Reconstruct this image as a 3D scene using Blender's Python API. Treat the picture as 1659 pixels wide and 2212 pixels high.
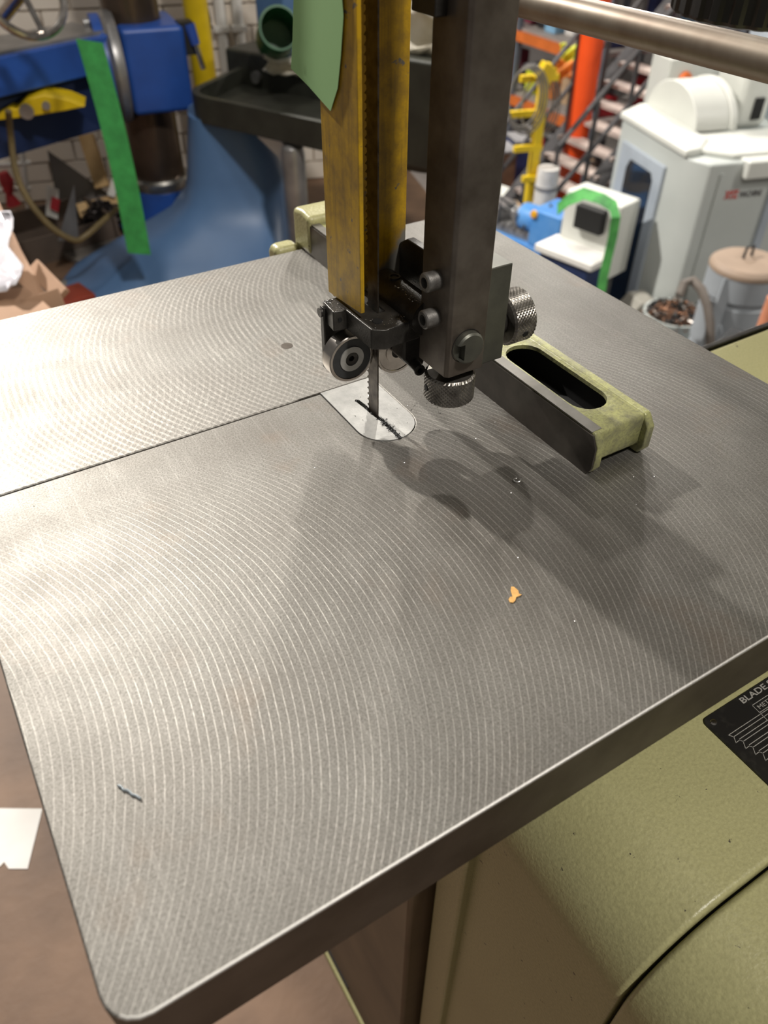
import bpy, bmesh, math, random
import numpy as np
from mathutils import Vector, Matrix

for o in list(bpy.data.objects):
    bpy.data.objects.remove(o, do_unlink=True)
SC = bpy.context.scene
COL = SC.collection

# ------------------------------------------------------------------ camera
TT = 0.98            # height of the saw table top above the deck
CAMH = 0.2915        # camera above the table
YAW, PITCH, ROLL, FPX = 0.550719, 0.731261, 0.0081007, 1683.33
_cy, _sy = math.cos(YAW), math.sin(YAW)
_f = np.array([_sy * math.cos(PITCH), _cy * math.cos(PITCH), -math.sin(PITCH)])
_r = np.array([_cy, -_sy, 0.0])
_u = np.cross(_r, _f)
RGT = _r * math.cos(ROLL) + _u * math.sin(ROLL)
UPV = -_r * math.sin(ROLL) + _u * math.cos(ROLL)
EYE = np.array([0.0, 0.0, TT + CAMH])

cam = bpy.data.cameras.new('camera')
cam_o = bpy.data.objects.new('camera', cam)
COL.objects.link(cam_o)
cam_o.matrix_world = Matrix(((RGT[0], UPV[0], -_f[0], EYE[0]), (RGT[1], UPV[1], -_f[1], EYE[1]),
                             (RGT[2], UPV[2], -_f[2], EYE[2]), (0, 0, 0, 1)))
cam.sensor_fit = 'HORIZONTAL'
cam.sensor_width = 36.0
cam.lens = FPX * 36.0 / 1659.0
cam.clip_start = 0.02
cam.clip_end = 100
cam.dof.use_dof = True
cam.dof.focus_distance = 0.47
cam.dof.aperture_fstop = cam.lens / 1000 / 0.0030
SC.camera = cam_o

# ------------------------------------------------------------------ world, lamps, exposure
SC.view_settings.view_transform = 'Standard'
SC.view_settings.look = 'None'
SC.view_settings.gamma = 1
SC.view_settings.use_curve_mapping = False
SC.view_settings.exposure = 0.0
wd = bpy.data.worlds.new('hall_light')
SC.world = wd
wd.use_nodes = True
wd.node_tree.nodes['Background'].inputs[0].default_value = (1.0, 0.96, 0.9, 1)
wd.node_tree.nodes['Background'].inputs[1].default_value = 0.125


def bay_or_fill(name, az, el, dist, power, size, col=(1, 0.95, 0.88)):
    """high bay or added fill lamp, seen from the blade in direction az (from +Y towards +X), el above the horizon"""
    a, e = math.radians(az), math.radians(el)
    p = Vector((0.22 + dist * math.sin(a) * math.cos(e), 0.34 + dist * math.cos(a) * math.cos(e), TT + dist * math.sin(e)))
    l = bpy.data.lights.new(name, 'AREA')
    l.shape = 'DISK'
    l.size = size
    l.energy = power
    l.color = col
    o = bpy.data.objects.new(name, l)
    COL.objects.link(o)
    o.location = p
    tgt = Vector((p.x * 0.8, p.y * 0.8, 0.0))
    o.rotation_euler = (tgt - p).to_track_quat('-Z', 'Y').to_euler()
    return o


LAMPS = [(-7, 32.5, 8.5, 1250, 0.20), (36, 34, 8.5, 72, 0.22), (36, 20.5, 12.0, 240, 0.30),
         # unseen fill lamps added for the background: behind camera, aisle, hall, far racks
         (168, 58, 6.0, 300, 0.6), (-3, 67, 4.3, 36, 0.5), (84, 14, 6.4, 90, 0.5), (47, 12, 9.6, 170, 0.5)]
for _l in LAMPS:
    bay_or_fill('bay_or_fill_lamp', *_l)


# ------------------------------------------------------------------ measuring helpers
def ray(x, y):
    return RGT * ((x - 829.5) / FPX) - UPV * ((y - 1106.0) / FPX) + _f


def at(x, y, r):
    """the point on that sight line at horizontal range r (metres)"""
    d = ray(x, y)
    return EYE + d * (r / math.hypot(d[0], d[1]))


def wz(x, y, z):
    d = ray(x, y)
    return EYE + d * ((z - EYE[2]) / d[2])


# ------------------------------------------------------------------ materials
MATS = {}


def nt(m):
    m.use_nodes = True
    t = m.node_tree
    return t, t.nodes['Principled BSDF']


def node(t, kind, **kw):
    n = t.nodes.new(kind)
    for k, v in kw.items():
        setattr(n, k, v)
    return n


def mth(t, op, a, b=None, clamp=False, c=None):
    n = t.nodes.new('ShaderNodeMath')
    n.operation = op
    n.use_clamp = clamp
    for i, q in enumerate((a, b, c)):
        if q is None:
            continue
        if isinstance(q, (int, float)):
            n.inputs[i].default_value = q
        else:
            t.links.new(q, n.inputs[i])
    return n.outputs[0]


def mixc(t, fac, a, b, blend='MIX'):
    n = t.nodes.new('ShaderNodeMix')
    n.data_type = 'RGBA'
    n.blend_type = blend
    for sock, q in ((n.inputs[0], fac), (n.inputs[6], a), (n.inputs[7], b)):
        if isinstance(q, (int, float)):
            sock.default_value = q
        elif isinstance(q, (tuple, list)):
            sock.default_value = (*q, 1) if len(q) == 3 else q
        else:
            t.links.new(q, sock)
    return n.outputs[2]


def ramp(t, fac, stops):
    n = t.nodes.new('ShaderNodeValToRGB')
    e = n.color_ramp.elements
    while len(e) < len(stops):
        e.new(0.5)
    for el, (p, c) in zip(e, stops):
        el.position = p
        el.color = (c, c, c, 1) if isinstance(c, (int, float)) else (*c, 1)
    t.links.new(fac, n.inputs[0])
    return n.outputs[0]


def noise(t, scale, detail=4, rough=0.55, vec=None, dist=0.0):
    n = t.nodes.new('ShaderNodeTexNoise')
    n.inputs['Scale'].default_value = scale
    n.inputs['Detail'].default_value = detail
    n.inputs['Roughness'].default_value = rough
    n.inputs['Distortion'].default_value = dist
    if vec is None:
        g = t.nodes.new('ShaderNodeNewGeometry')
        vec = g.outputs['Position']
    t.links.new(vec, n.inputs['Vector'])
    return n.outputs[0]


def bump(t, bsdf, h, strength, dist=0.001):
    n = t.nodes.new('ShaderNodeBump')
    n.inputs['Strength'].default_value = strength
    n.inputs['Distance'].default_value = dist
    t.links.new(h, n.inputs['Height'])
    t.links.new(n.outputs[0], bsdf.inputs['Normal'])


def M(name, col, rough=0.5, metal=0.0, col2=None, scale=30.0, lo=0.35, hi=0.7, bmp=0.0, bscale=None, bdist=0.001, spec=0.5, emit=None, trans=0.0):
    if name in MATS:
        return MATS[name]
    m = bpy.data.materials.new(name)
    t, b = nt(m)
    b.inputs['Roughness'].default_value = rough
    b.inputs['Metallic'].default_value = metal
    b.inputs['Specular IOR Level'].default_value = spec
    c2 = col2 or tuple(min(1, c * 0.72) for c in col)
    nz = noise(t, scale)
    f = ramp(t, nz, [(lo, 0.0), (hi, 1.0)])
    t.links.new(mixc(t, f, col, c2), b.inputs['Base Color'])
    if bmp:
        bump(t, b, noise(t, bscale or scale * 4, 3), bmp, bdist)
    if trans:
        b.inputs['Transmission Weight'].default_value = trans
    m.diffuse_color = (*col, 1)
    MATS[name] = m
    return m


# ------------------------------------------------------------------ mesh helpers
ROOTLOC = {}


class MB:
    def __init__(s):
        s.v = []
        s.f = []

    def add(s, vs, fs):
        n = len(s.v)
        s.v += [tuple(float(c) for c in v) for v in vs]
        s.f += [tuple(i + n for i in f) for f in fs]
        return s

    def box(s, x0, x1, y0, y1, z0, z1):
        vs = [(x, y, z) for z in (z0, z1) for y in (y0, y1) for x in (x0, x1)]
        return s.add(vs, [(0, 2, 3, 1), (4, 5, 7, 6), (0, 1, 5, 4), (2, 6, 7, 3), (0, 4, 6, 2), (1, 3, 7, 5)])

    def obox(s, c, sz, ang=0.0, tilt=None):
        R = Matrix.Rotation(ang, 3, 'Z')
        if tilt is not None:
            R = R @ tilt
        vs = []
        for z in (-.5, .5):
            for y in (-.5, .5):
                for x in (-.5, .5):
                    vs.append(Vector(c) + R @ Vector((x * sz[0], y * sz[1], z * sz[2])))
        return s.add(vs, [(0, 2, 3, 1), (4, 5, 7, 6), (0, 1, 5, 4), (2, 6, 7, 3), (0, 4, 6, 2), (1, 3, 7, 5)])

    def prism(s, poly, a0, a1, axis='z'):
        n = len(poly)
        def P(p, a):
            return (p[0], p[1], a) if axis == 'z' else ((a, p[0], p[1]) if axis == 'x' else (p[0], a, p[1]))
        vs = [P(p, a0) for p in poly] + [P(p, a1) for p in poly]
        fs = [tuple(range(n)), tuple(range(2 * n - 1, n - 1, -1))]
        fs += [(i, (i + 1) % n, n + (i + 1) % n, n + i) for i in range(n)]
        return s.add(vs, fs)

    def lathe(s, prof, o, ax, n=32, closed=False):
        """prof: list of (radius, height along ax)"""
        ax = Vector(ax).normalized()
        a = ax.orthogonal().normalized()
        b = ax.cross(a)
        o = Vector(o)
        vs, fs, rings = [], [], []
        for r, h in prof:
            if r < 1e-7:
                rings.append([len(vs)])
                vs.append(o + ax * h)
            else:
                rings.append(list(range(len(vs), len(vs) + n)))
                for i in range(n):
                    t = 2 * math.pi * i / n
                    vs.append(o + ax * h + (a * math.cos(t) + b * math.sin(t)) * r)
        pairs = list(zip(rings[:-1], rings[1:]))
        if closed:
            pairs.append((rings[-1], rings[0]))
        for A, B in pairs:
            for i in range(n):
                j = (i + 1) % n
                if len(A) == 1 and len(B) == 1:
                    continue
                if len(A) == 1:
                    fs.append((A[0], B[i], B[j]))
                elif len(B) == 1:
                    fs.append((A[i], A[j], B[0]))
                else:
                    fs.append((A[i], A[j], B[j], B[i]))
        return s.add(vs, fs)

    def cyl(s, p0, p1, r, r1=None, n=24):
        p0, p1 = Vector(p0), Vector(p1)
        L = (p1 - p0).length
        return s.lathe([(0, 0), (r, 0), (r if r1 is None else r1, L), (0, L)], p0, p1 - p0, n)

    def tube(s, pts, r, n=10):
        pts = [Vector(p) for p in pts]
        k = len(pts)
        vs, fs = [], []
        ref = None
        for i, p in enumerate(pts):
            d = (pts[min(i + 1, k - 1)] - pts[max(i - 1, 0)]).normalized()
            if ref is None:
                ref = d.orthogonal().normalized()
            ref = (ref - d * ref.dot(d)).normalized()
            b = d.cross(ref)
            rr = r[i] if isinstance(r, (list, tuple)) else r
            for j in range(n):
                t = 2 * math.pi * j / n
                vs.append(p + (ref * math.cos(t) + b * math.sin(t)) * rr)
        for i in range(k - 1):
            for j in range(n):
                j2 = (j + 1) % n
                fs.append((i * n + j, i * n + j2, (i + 1) * n + j2, (i + 1) * n + j))
        fs.append(tuple(range(n)))
        fs.append(tuple(range((k - 1) * n, k * n)))
        return s.add(vs, fs)

    def loft(s, rings, cap=True):
        n = len(rings[0])
        vs = [p for r in rings for p in r]
        fs = []
        for i in range(len(rings) - 1):
            for j in range(n):
                j2 = (j + 1) % n
                fs.append((i * n + j, i * n + j2, (i + 1) * n + j2, (i + 1) * n + j))
        if cap:
            fs.append(tuple(range(n)))
            fs.append(tuple(range((len(rings) - 1) * n, len(rings) * n)))
        return s.add(vs, fs)

    def sheet(s, grid, th):
        """grid[i][j] of points, given thickness th along the local normal"""
        ni, nj = len(grid), len(grid[0])
        G = [[Vector(p) for p in row] for row in grid]
        vs = []
        for sgn in (0, 1):
            for i in range(ni):
                for j in range(nj):
                    du = G[min(i + 1, ni - 1)][j] - G[max(i - 1, 0)][j]
                    dv = G[i][min(j + 1, nj - 1)] - G[i][max(j - 1, 0)]
                    nn = du.cross(dv)
                    nn = nn.normalized() if nn.length > 1e-12 else Vector((0, 0, 1))
                    vs.append(G[i][j] + nn * th * sgn)
        o = ni * nj
        fs = []
        for i in range(ni - 1):
            for j in range(nj - 1):
                q = (i * nj + j, i * nj + j + 1, (i + 1) * nj + j + 1, (i + 1) * nj + j)
                fs.append(q)
                fs.append(tuple(o + k for k in reversed(q)))
        ed = [(0, j) for j in range(nj)] + [(i, nj - 1) for i in range(1, ni)] + [(ni - 1, j) for j in range(nj - 2, -1, -1)] + [(i, 0) for i in range(ni - 2, 0, -1)]
        for a, b in zip(ed, ed[1:] + ed[:1]):
            ia, ib = a[0] * nj + a[1], b[0] * nj + b[1]
            fs.append((ia, ib, ib + o, ia + o))
        return s.add(vs, fs)

    def mesh(s, name, off=(0, 0, 0), smooth=True, ang=35):
        me = bpy.data.meshes.new(name)
        me.from_pydata([(x - off[0], y - off[1], z - off[2]) for x, y, z in s.v], [], s.f)
        bm = bmesh.new()
        bm.from_mesh(me)
        bmesh.ops.recalc_face_normals(bm, faces=bm.faces)
        bm.to_mesh(me)
        bm.free()
        if smooth:
            me.shade_smooth()
            me.set_sharp_from_angle(angle=math.radians(ang))
        me.update()
        return me

    def build(s, name, mat, parent=None, bevel=0.0, smooth=True, ang=35, seg=2, label=None):
        root = parent
        while root is not None and root.parent is not None:
            root = root.parent
        off = ROOTLOC.get(root.name, (0, 0, 0)) if root is not None else (0, 0, 0)
        me = s.mesh(name, off, smooth, ang)
        me.materials.append(mat)
        o = bpy.data.objects.new(name, me)
        COL.objects.link(o)
        if parent is not None:
            o.parent = parent
        if bevel:
            md = o.modifiers.new('edge', 'BEVEL')
            md.width = bevel
            md.segments = seg
            md.limit_method = 'ANGLE'
            md.angle_limit = math.radians(40)
            md.harden_normals = True
        if label:
            o['label'] = label
        return o


def thing(name, label, cat, loc=(0, 0, 0), rz=None, group=None):
    """an Empty at the thing's base; with rz None its parts are given in world coordinates"""
    o = bpy.data.objects.new(name, None)
    COL.objects.link(o)
    o.empty_display_size = 0.05
    o.location = tuple(float(c) for c in loc)
    if rz is None:
        ROOTLOC[o.name] = tuple(float(c) for c in loc)
    else:
        o.rotation_euler.z = rz
    o['label'] = label
    o['category'] = cat
    if group:
        o['group'] = group
    return o


def solo(o, label, cat, group=None, kind=None):
    o['label'] = label
    o['category'] = cat
    if group:
        o['group'] = group
    if kind:
        o['kind'] = kind
    # put the origin of a one-mesh thing at its base
    me = o.data
    if me.vertices:
        co = [v.co.copy() for v in me.vertices]
        c = Vector((sum(v.x for v in co) / len(co), sum(v.y for v in co) / len(co), min(v.z for v in co)))
        me.transform(Matrix.Translation(-c))
        o.location = o.location + c
    return o


def structure(o):
    o['kind'] = 'structure'
    return o


def arc(cx, cy, r, a0, a1, n):
    return [(cx + r * math.cos(math.radians(a0 + (a1 - a0) * i / n)), cy + r * math.sin(math.radians(a0 + (a1 - a0) * i / n))) for i in range(n + 1)]


def boolean_cut(o, cutters):
    """carve meshes out of a part and keep the result as plain geometry"""
    tmp = []
    bpy.context.view_layer.update()
    for i, mb in enumerate(cutters):
        me = mb.mesh('cut')
        c = bpy.data.objects.new('cut', me)
        COL.objects.link(c)
        c.matrix_world = o.matrix_world
        md = o.modifiers.new('cut', 'BOOLEAN')
        md.object = c
        md.operation = 'DIFFERENCE'
        md.solver = 'EXACT'
        tmp.append(c)
    bpy.context.view_layer.update()
    dg = bpy.context.evaluated_depsgraph_get()
    new = bpy.data.meshes.new_from_object(o.evaluated_get(dg))
    new.shade_smooth()
    new.set_sharp_from_angle(angle=math.radians(32))
    o.modifiers.clear()
    o.data = new
    for c in tmp:
        bpy.data.objects.remove(c, do_unlink=True)


def text_mesh(txt, size, loc, mat, name, parent, rot=(0, 0, 0), off=(0, 0, 0), ext=0.00008, width=None, bold=0.0):
    cu = bpy.data.curves.new(name, 'FONT')
    cu.body = txt
    cu.size = size
    cu.extrude = ext
    cu.offset = bold
    t = bpy.data.objects.new(name, cu)
    COL.objects.link(t)
    bpy.context.view_layer.update()
    dg = bpy.context.evaluated_depsgraph_get()
    me = bpy.data.meshes.new_from_object(t.evaluated_get(dg))
    bpy.data.objects.remove(t, do_unlink=True)
    sx = 1.0
    if width:
        xs = [v.co.x for v in me.vertices]
        sx = width / (max(xs) - min(xs))
    R = Matrix.LocRotScale(Vector(loc) - Vector(off), Matrix.Rotation(rot[2], 3, 'Z').to_quaternion() @ Matrix.Rotation(rot[0], 3, 'X').to_quaternion(), Vector((sx, 1, 1)))
    me.transform(R)
    me.materials.clear()
    me.materials.append(mat)
    o = bpy.data.objects.new(name, me)
    COL.objects.link(o)
    o.parent = parent
    return o


RND = random.Random(7)
# ================================================================== the setting
deck_mat = M('worn_deck_board', (0.21, 0.125, 0.075), 0.62, col2=(0.095, 0.055, 0.033), scale=5, lo=0.3, hi=0.72, bmp=0.3, bscale=60, bdist=0.002)
low_mat = M('grey_concrete', (0.20, 0.18, 0.165), 0.7, col2=(0.11, 0.095, 0.085), scale=1.5, bmp=0.2, bscale=25, bdist=0.004)
LOWZ = -2.6
BA = math.radians(-17)
UX = np.array([math.cos(BA), math.sin(BA), 0])
UY = np.array([-math.sin(BA), math.cos(BA), 0])
mb = MB().prism([(-2.2, -1.6), (1.3, -1.6), (1.12, -0.02), (2.42, 4.24), (-2.2, 5.66)], -0.16, 0.0)
structure(mb.build('floor', deck_mat))
mb = MB().box(-3, 18, -4, 19, LOWZ - 0.1, LOWZ)
structure(mb.build('floor', low_mat))

# ================================================================== saw materials
def table_material():
    m = bpy.data.materials.new('milled_cast_iron')
    t, b = nt(m)
    g = node(t, 'ShaderNodeNewGeometry')
    sp = node(t, 'ShaderNodeSeparateXYZ')
    t.links.new(g.outputs['Position'], sp.inputs[0])
    X, Y = sp.outputs[0], sp.outputs[1]
    wob = mth(t, 'MULTIPLY', mth(t, 'SUBTRACT', noise(t, 26, 3), 0.5), 0.0018)
    near = mth(t, 'LESS_THAN', Y, 0.4016)

    def arcs(R, yc, sgn, per):
        dy = mth(t, 'SUBTRACT', Y, yc)
        q = mth(t, 'SUBTRACT', R * R, mth(t, 'MULTIPLY', dy, dy))
        rt = mth(t, 'SQRT', mth(t, 'MAXIMUM', q, 0.0))
        u = mth(t, 'ADD', mth(t, 'SUBTRACT' if sgn > 0 else 'ADD', X, rt), wob)
        v = mth(t, 'PINGPONG', u, per / 2)
        return mth(t, 'DIVIDE', v, per / 2), mth(t, 'FLOOR', mth(t, 'DIVIDE', u, per))
    v1, i1 = arcs(0.2005, 0.243, 1, 0.0040)
    v2, i2 = arcs(0.172, 0.49, -1, 0.0047)
    v3, i3 = arcs(0.172, 0.52, 1, 0.0047)

    def line(v, lo):
        n = node(t, 'ShaderNodeMapRange', interpolation_type='SMOOTHSTEP')
        n.inputs[1].default_value = lo
        n.inputs[2].default_value = 1.0
        t.links.new(v, n.inputs[0])
        return n.outputs[0]
    patch = ramp(t, noise(t, 9, 3), [(0.32, 0.25), (0.62, 1.0)])
    speck = ramp(t, noise(t, 420, 3), [(0.3, 0.25), (0.65, 1.0)])
    # rows near the mid seam were cut on a lighter pass, their marks fade out
    fade = node(t, 'ShaderNodeMapRange', interpolation_type='SMOOTHSTEP')
    fade.inputs[1].default_value = 0.385
    fade.inputs[2].default_value = 0.315
    t.links.new(Y, fade.inputs[0])
    l1 = mth(t, 'MULTIPLY', mth(t, 'MULTIPLY', line(v1, 0.76), patch), mth(t, 'MULTIPLY', fade.outputs[0], speck))
    l2 = mth(t, 'MULTIPLY', mth(t, 'ADD', line(v2, 0.35), mth(t, 'MULTIPLY', line(v3, 0.35), 0.45)), mth(t, 'MULTIPLY', patch, speck))
    lf = node(t, 'ShaderNodeMapRange', interpolation_type='SMOOTHSTEP')
    lf.inputs[1].default_value = 0.34
    lf.inputs[2].default_value = 0.28
    t.links.new(X, lf.inputs[0])
    far = mth(t, 'MULTIPLY', mth(t, 'SUBTRACT', 1.0, near), lf.outputs[0])
    ln = mth(t, 'ADD', mth(t, 'MULTIPLY', l1, near), mth(t, 'MULTIPLY', mth(t, 'MULTIPLY', l2, far), 0.48))
    # per-feed-step tone
    wn = node(t, 'ShaderNodeTexWhiteNoise', noise_dimensions='1D')
    t.links.new(i1, wn.inputs['W'])
    grain = ramp(t, noise(t, 900, 5, 0.7), [(0.33, 0.0), (0.68, 1.0)])
    stain = ramp(t, noise(t, 7, 5, 0.6), [(0.38, 0.0), (0.72, 1.0)])
    rust = ramp(t, noise(t, 17, 4, 0.6), [(0.58, 0.0), (0.8, 1.0)])
    c = mixc(t, grain, (0.135, 0.128, 0.116), (0.31, 0.30, 0.275))
    c = mixc(t, mth(t, 'MULTIPLY', stain, 0.55), c, (0.115, 0.10, 0.085))
    c = mixc(t, mth(t, 'MULTIPLY', rust, 0.45), c, (0.20, 0.135, 0.09))
    c = mixc(t, mth(t, 'MULTIPLY', wn.outputs[0], 0.10), c, (0.15, 0.14, 0.13))
    c = mixc(t, mth(t, 'MULTIPLY', ln, 0.6), c, (0.66, 0.63, 0.58))
    # coarse turned/ground scratches
    mp = node(t, 'ShaderNodeMapping')
    mp.inputs['Rotation'].default_value = (0, 0, math.radians(0))
    mp.inputs['Scale'].default_value = (900, 22, 22)
    t.links.new(g.outputs['Position'], mp.inputs[0])
    sc = noise(t, 1.0, 2, 0.5, vec=mp.outputs[0])
    c = mixc(t, mth(t, 'MULTIPLY', ramp(t, sc, [(0.55, 0.0), (0.75, 1.0)]), 0.16), c, (0.45, 0.43, 0.40))
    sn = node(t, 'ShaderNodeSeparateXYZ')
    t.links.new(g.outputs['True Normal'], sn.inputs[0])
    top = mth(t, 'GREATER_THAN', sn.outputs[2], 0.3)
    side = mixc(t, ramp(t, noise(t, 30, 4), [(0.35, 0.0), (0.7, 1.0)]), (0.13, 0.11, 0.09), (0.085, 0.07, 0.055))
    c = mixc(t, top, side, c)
    edge_glint = mth(t, 'MULTIPLY', mth(t, 'MULTIPLY', top, mth(t, 'LESS_THAN', sn.outputs[2], 0.97)), mth(t, 'LESS_THAN', Y, 0.1115))  # burnished front edge, its highlight painted into the base colour
    c = mixc(t, mth(t, 'MULTIPLY', edge_glint, 0.65), c, (0.80, 0.78, 0.74))
    ln = mth(t, 'MULTIPLY', ln, top)
    t.links.new(c, b.inputs['Base Color'])
    b.inputs['Metallic'].default_value = 0.92
    rg = mth(t, 'ADD', mth(t, 'MULTIPLY', noise(t, 40, 4), 0.16), 0.45)
    rg = mth(t, 'SUBTRACT', rg, mth(t, 'MULTIPLY', ln, 0.05))
    t.links.new(rg, b.inputs['Roughness'])
    h = mth(t, 'ADD', mth(t, 'MULTIPLY', ln, 0.8), mth(t, 'MULTIPLY', grain, 0.55))
    bump(t, b, h, 0.32, 0.00025)
    MATS['milled_cast_iron'] = m
    return m


def painted_yellow():
    m = bpy.data.materials.new('chipped_yellow_paint')
    t, b = nt(m)
    g = node(t, 'ShaderNodeNewGeometry')
    mp = node(t, 'ShaderNodeMapping')
    mp.inputs['Scale'].default_value = (260, 260, 18)
    t.links.new(g.outputs['Position'], mp.inputs[0])
    streak = ramp(t, noise(t, 1.0, 3, 0.6, vec=mp.outputs[0]), [(0.5, 0.0), (0.7, 1.0)])
    grime = ramp(t, noise(t, 48, 6, 0.7), [(0.42, 0.0), (0.66, 1.0)])
    chip = ramp(t, noise(t, 95, 4, 0.6), [(0.66, 0.0), (0.7, 1.0)])
    sp = node(t, 'ShaderNodeSeparateXYZ')
    t.links.new(g.outputs['Position'], sp.inputs[0])
    lowz = node(t, 'ShaderNodeMapRange', interpolation_type='SMOOTHSTEP')
    # rubbed bare low on the back leaf, beside the swarf
    edge = mth(t, 'ADD', sp.outputs[2], mth(t, 'MULTIPLY', mth(t, 'SUBTRACT', noise(t, 70, 3), 0.5), 0.03))
    edge = mth(t, 'SUBTRACT', edge, mth(t, 'MULTIPLY', mth(t, 'SUBTRACT', sp.outputs[0], 0.235), 1.1))
    lowz.inputs[1].default_value = TT + 0.092
    lowz.inputs[2].default_value = TT + 0.082
    t.links.new(edge, lowz.inputs[0])
    onback = mth(t, 'GREATER_THAN', sp.outputs[0], 0.2045)
    bare = mth(t, 'MULTIPLY', lowz.outputs[0], onback)
    c = mixc(t, mth(t, 'MULTIPLY', grime, 0.75), (0.56, 0.33, 0.010), (0.20, 0.12, 0.025))
    c = mixc(t, mth(t, 'MULTIPLY', streak, 0.38), c, (0.07, 0.05, 0.025))
    c = mixc(t, chip, c, (0.12, 0.11, 0.10))
    c = mixc(t, bare, c, (0.17, 0.16, 0.14))
    t.links.new(c, b.inputs['Base Color'])
    b.inputs['Roughness'].default_value = 0.42
    bump(t, b, noise(t, 300, 3), 0.12, 0.0004)
    MATS['chipped_yellow_paint'] = m
    return m


def hammered_olive():
    m = bpy.data.materials.new('hammered_olive_paint')
    t, b = nt(m)
    pits = ramp(t, noise(t, 120, 4, 0.65), [(0.685, 0.0), (0.715, 1.0)])
    dirt = ramp(t, noise(t, 6, 5, 0.6), [(0.4, 0.0), (0.8, 1.0)])
    c = mixc(t, mth(t, 'MULTIPLY', dirt, 0.35), (0.43, 0.41, 0.205), (0.27, 0.245, 0.115))
    fine = ramp(t, noise(t, 500, 3), [(0.35, 0.0), (0.7, 1.0)])
    c = mixc(t, mth(t, 'MULTIPLY', fine, 0.4), c, (0.23, 0.215, 0.105))
    c = mixc(t, pits, c, (0.06, 0.05, 0.04))
    t.links.new(c, b.inputs['Base Color'])
    b.inputs['Roughness'].default_value = 0.36
    bump(t, b, noise(t, 420, 3), 0.45, 0.0007)
    MATS['hammered_olive_paint'] = m
    return m


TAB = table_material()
YEL = painted_yellow()
OLV = hammered_olive()
STEEL = M('ground_bar_steel', (0.19, 0.165, 0.14), 0.42, 0.75, col2=(0.10, 0.082, 0.067), scale=45, bmp=0.12, bscale=700, bdist=0.0003)
BLOCK = M('blued_block_steel', (0.15, 0.15, 0.125), 0.42, 0.7, col2=(0.105, 0.105, 0.09), scale=60, bmp=0.1, bscale=900, bdist=0.0003)
CASTD = M('oily_black_casting', (0.060, 0.056, 0.050), 0.36, 0.45, col2=(0.030, 0.027, 0.024), scale=90, bmp=0.35, bscale=900, bdist=0.0005)
KNURL = M('knurled_steel', (0.30, 0.28, 0.25), 0.32, 0.85, col2=(0.11, 0.10, 0.09), scale=120)
CHROME = M('bearing_steel', (0.62, 0.58, 0.54), 0.2, 1.0, col2=(0.40, 0.36, 0.33), scale=60)
SEAL = M('bearing_seal_rubber', (0.035, 0.037, 0.038), 0.5, 0.0, scale=200)
SCREW = M('grey_screw_steel', (0.26, 0.25, 0.235), 0.45, 0.7, col2=(0.14, 0.13, 0.12), scale=260, bmp=0.3, bscale=1500, bdist=0.0003)
BLACK = M('black_recess', (0.006, 0.006, 0.006), 0.7)
BLADEM = M('dark_blade_steel', (0.13, 0.11, 0.09), 0.4, 0.8, col2=(0.045, 0.035, 0.03), scale=150)
ALUM = M('bright_insert_alloy', (0.50, 0.495, 0.47), 0.45, 0.5, col2=(0.36, 0.355, 0.34), scale=130, lo=0.3, hi=0.75, bmp=0.2, bscale=700, bdist=0.0004)
PLATEM = M('black_plate_enamel', (0.014, 0.013, 0.012), 0.3, col2=(0.03, 0.028, 0.024), scale=200, lo=0.55, hi=0.8)
INK = M('silver_lettering', (0.52, 0.50, 0.46), 0.4, 0.3)
BLKPL = M('black_knob_plastic', (0.012, 0.012, 0.012), 0.4)

# ================================================================== band saw
SAW = thing('bandsaw', 'olive green vertical bandsaw with a milled grey steel table in the foreground', 'bandsaw', (0.45, 0.2, 0.0))
Z = TT
IX0, IX1, IYF, IYC = 0.1955, 0.2345, 0.4016, 0.3505
RI = (IX1 - IX0) / 2
cxi = (IX0 + IX1) / 2
# --- table top: one casting with a narrow blade-change slot leading to the insert pocket
tb = [(-0.0353, 0.4008), (-0.0353, 0.1204)] + arc(-0.0213, 0.1204, 0.014, 180, 270, 5)[1:] + [(0.4526, 0.1064)] + arc(0.4526, 0.1204, 0.014, 270, 360, 5)[1:] + \
     [(0.4666, 0.6174), (-0.0353, 0.6174), (-0.0353, 0.4018), (IX0 - 0.0003, 0.4018), (IX1 + 0.0003, 0.4018), (IX1 + 0.0003, IYC)] + \
     arc(cxi, IYC, RI + 0.0003, 0, -180, 20)[1:-1] + [(IX0 - 0.0003, IYC), (IX0 - 0.0003, 0.4008)]
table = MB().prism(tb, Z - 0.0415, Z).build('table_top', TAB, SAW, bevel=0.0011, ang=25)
# stiffening ribs and trunnion under the table
rb = MB()
rb.box(0.24, 0.44, 0.16, 0.172, Z - 0.07, Z - 0.0415)
rb.box(0.24, 0.44, 0.54, 0.552, Z - 0.07, Z - 0.0415)
rb.box(0.24, 0.252, 0.16, 0.55, Z - 0.07, Z - 0.0415)
rb.box(0.428, 0.44, 0.16, 0.55, Z - 0.07, Z - 0.0415)
rb.build('table_rib', OLV, table)
MB().box(0.28, 0.40, 0.17, 0.204, Z - 0.1185, Z - 0.0415).build('trunnion', OLV, SAW)
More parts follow.
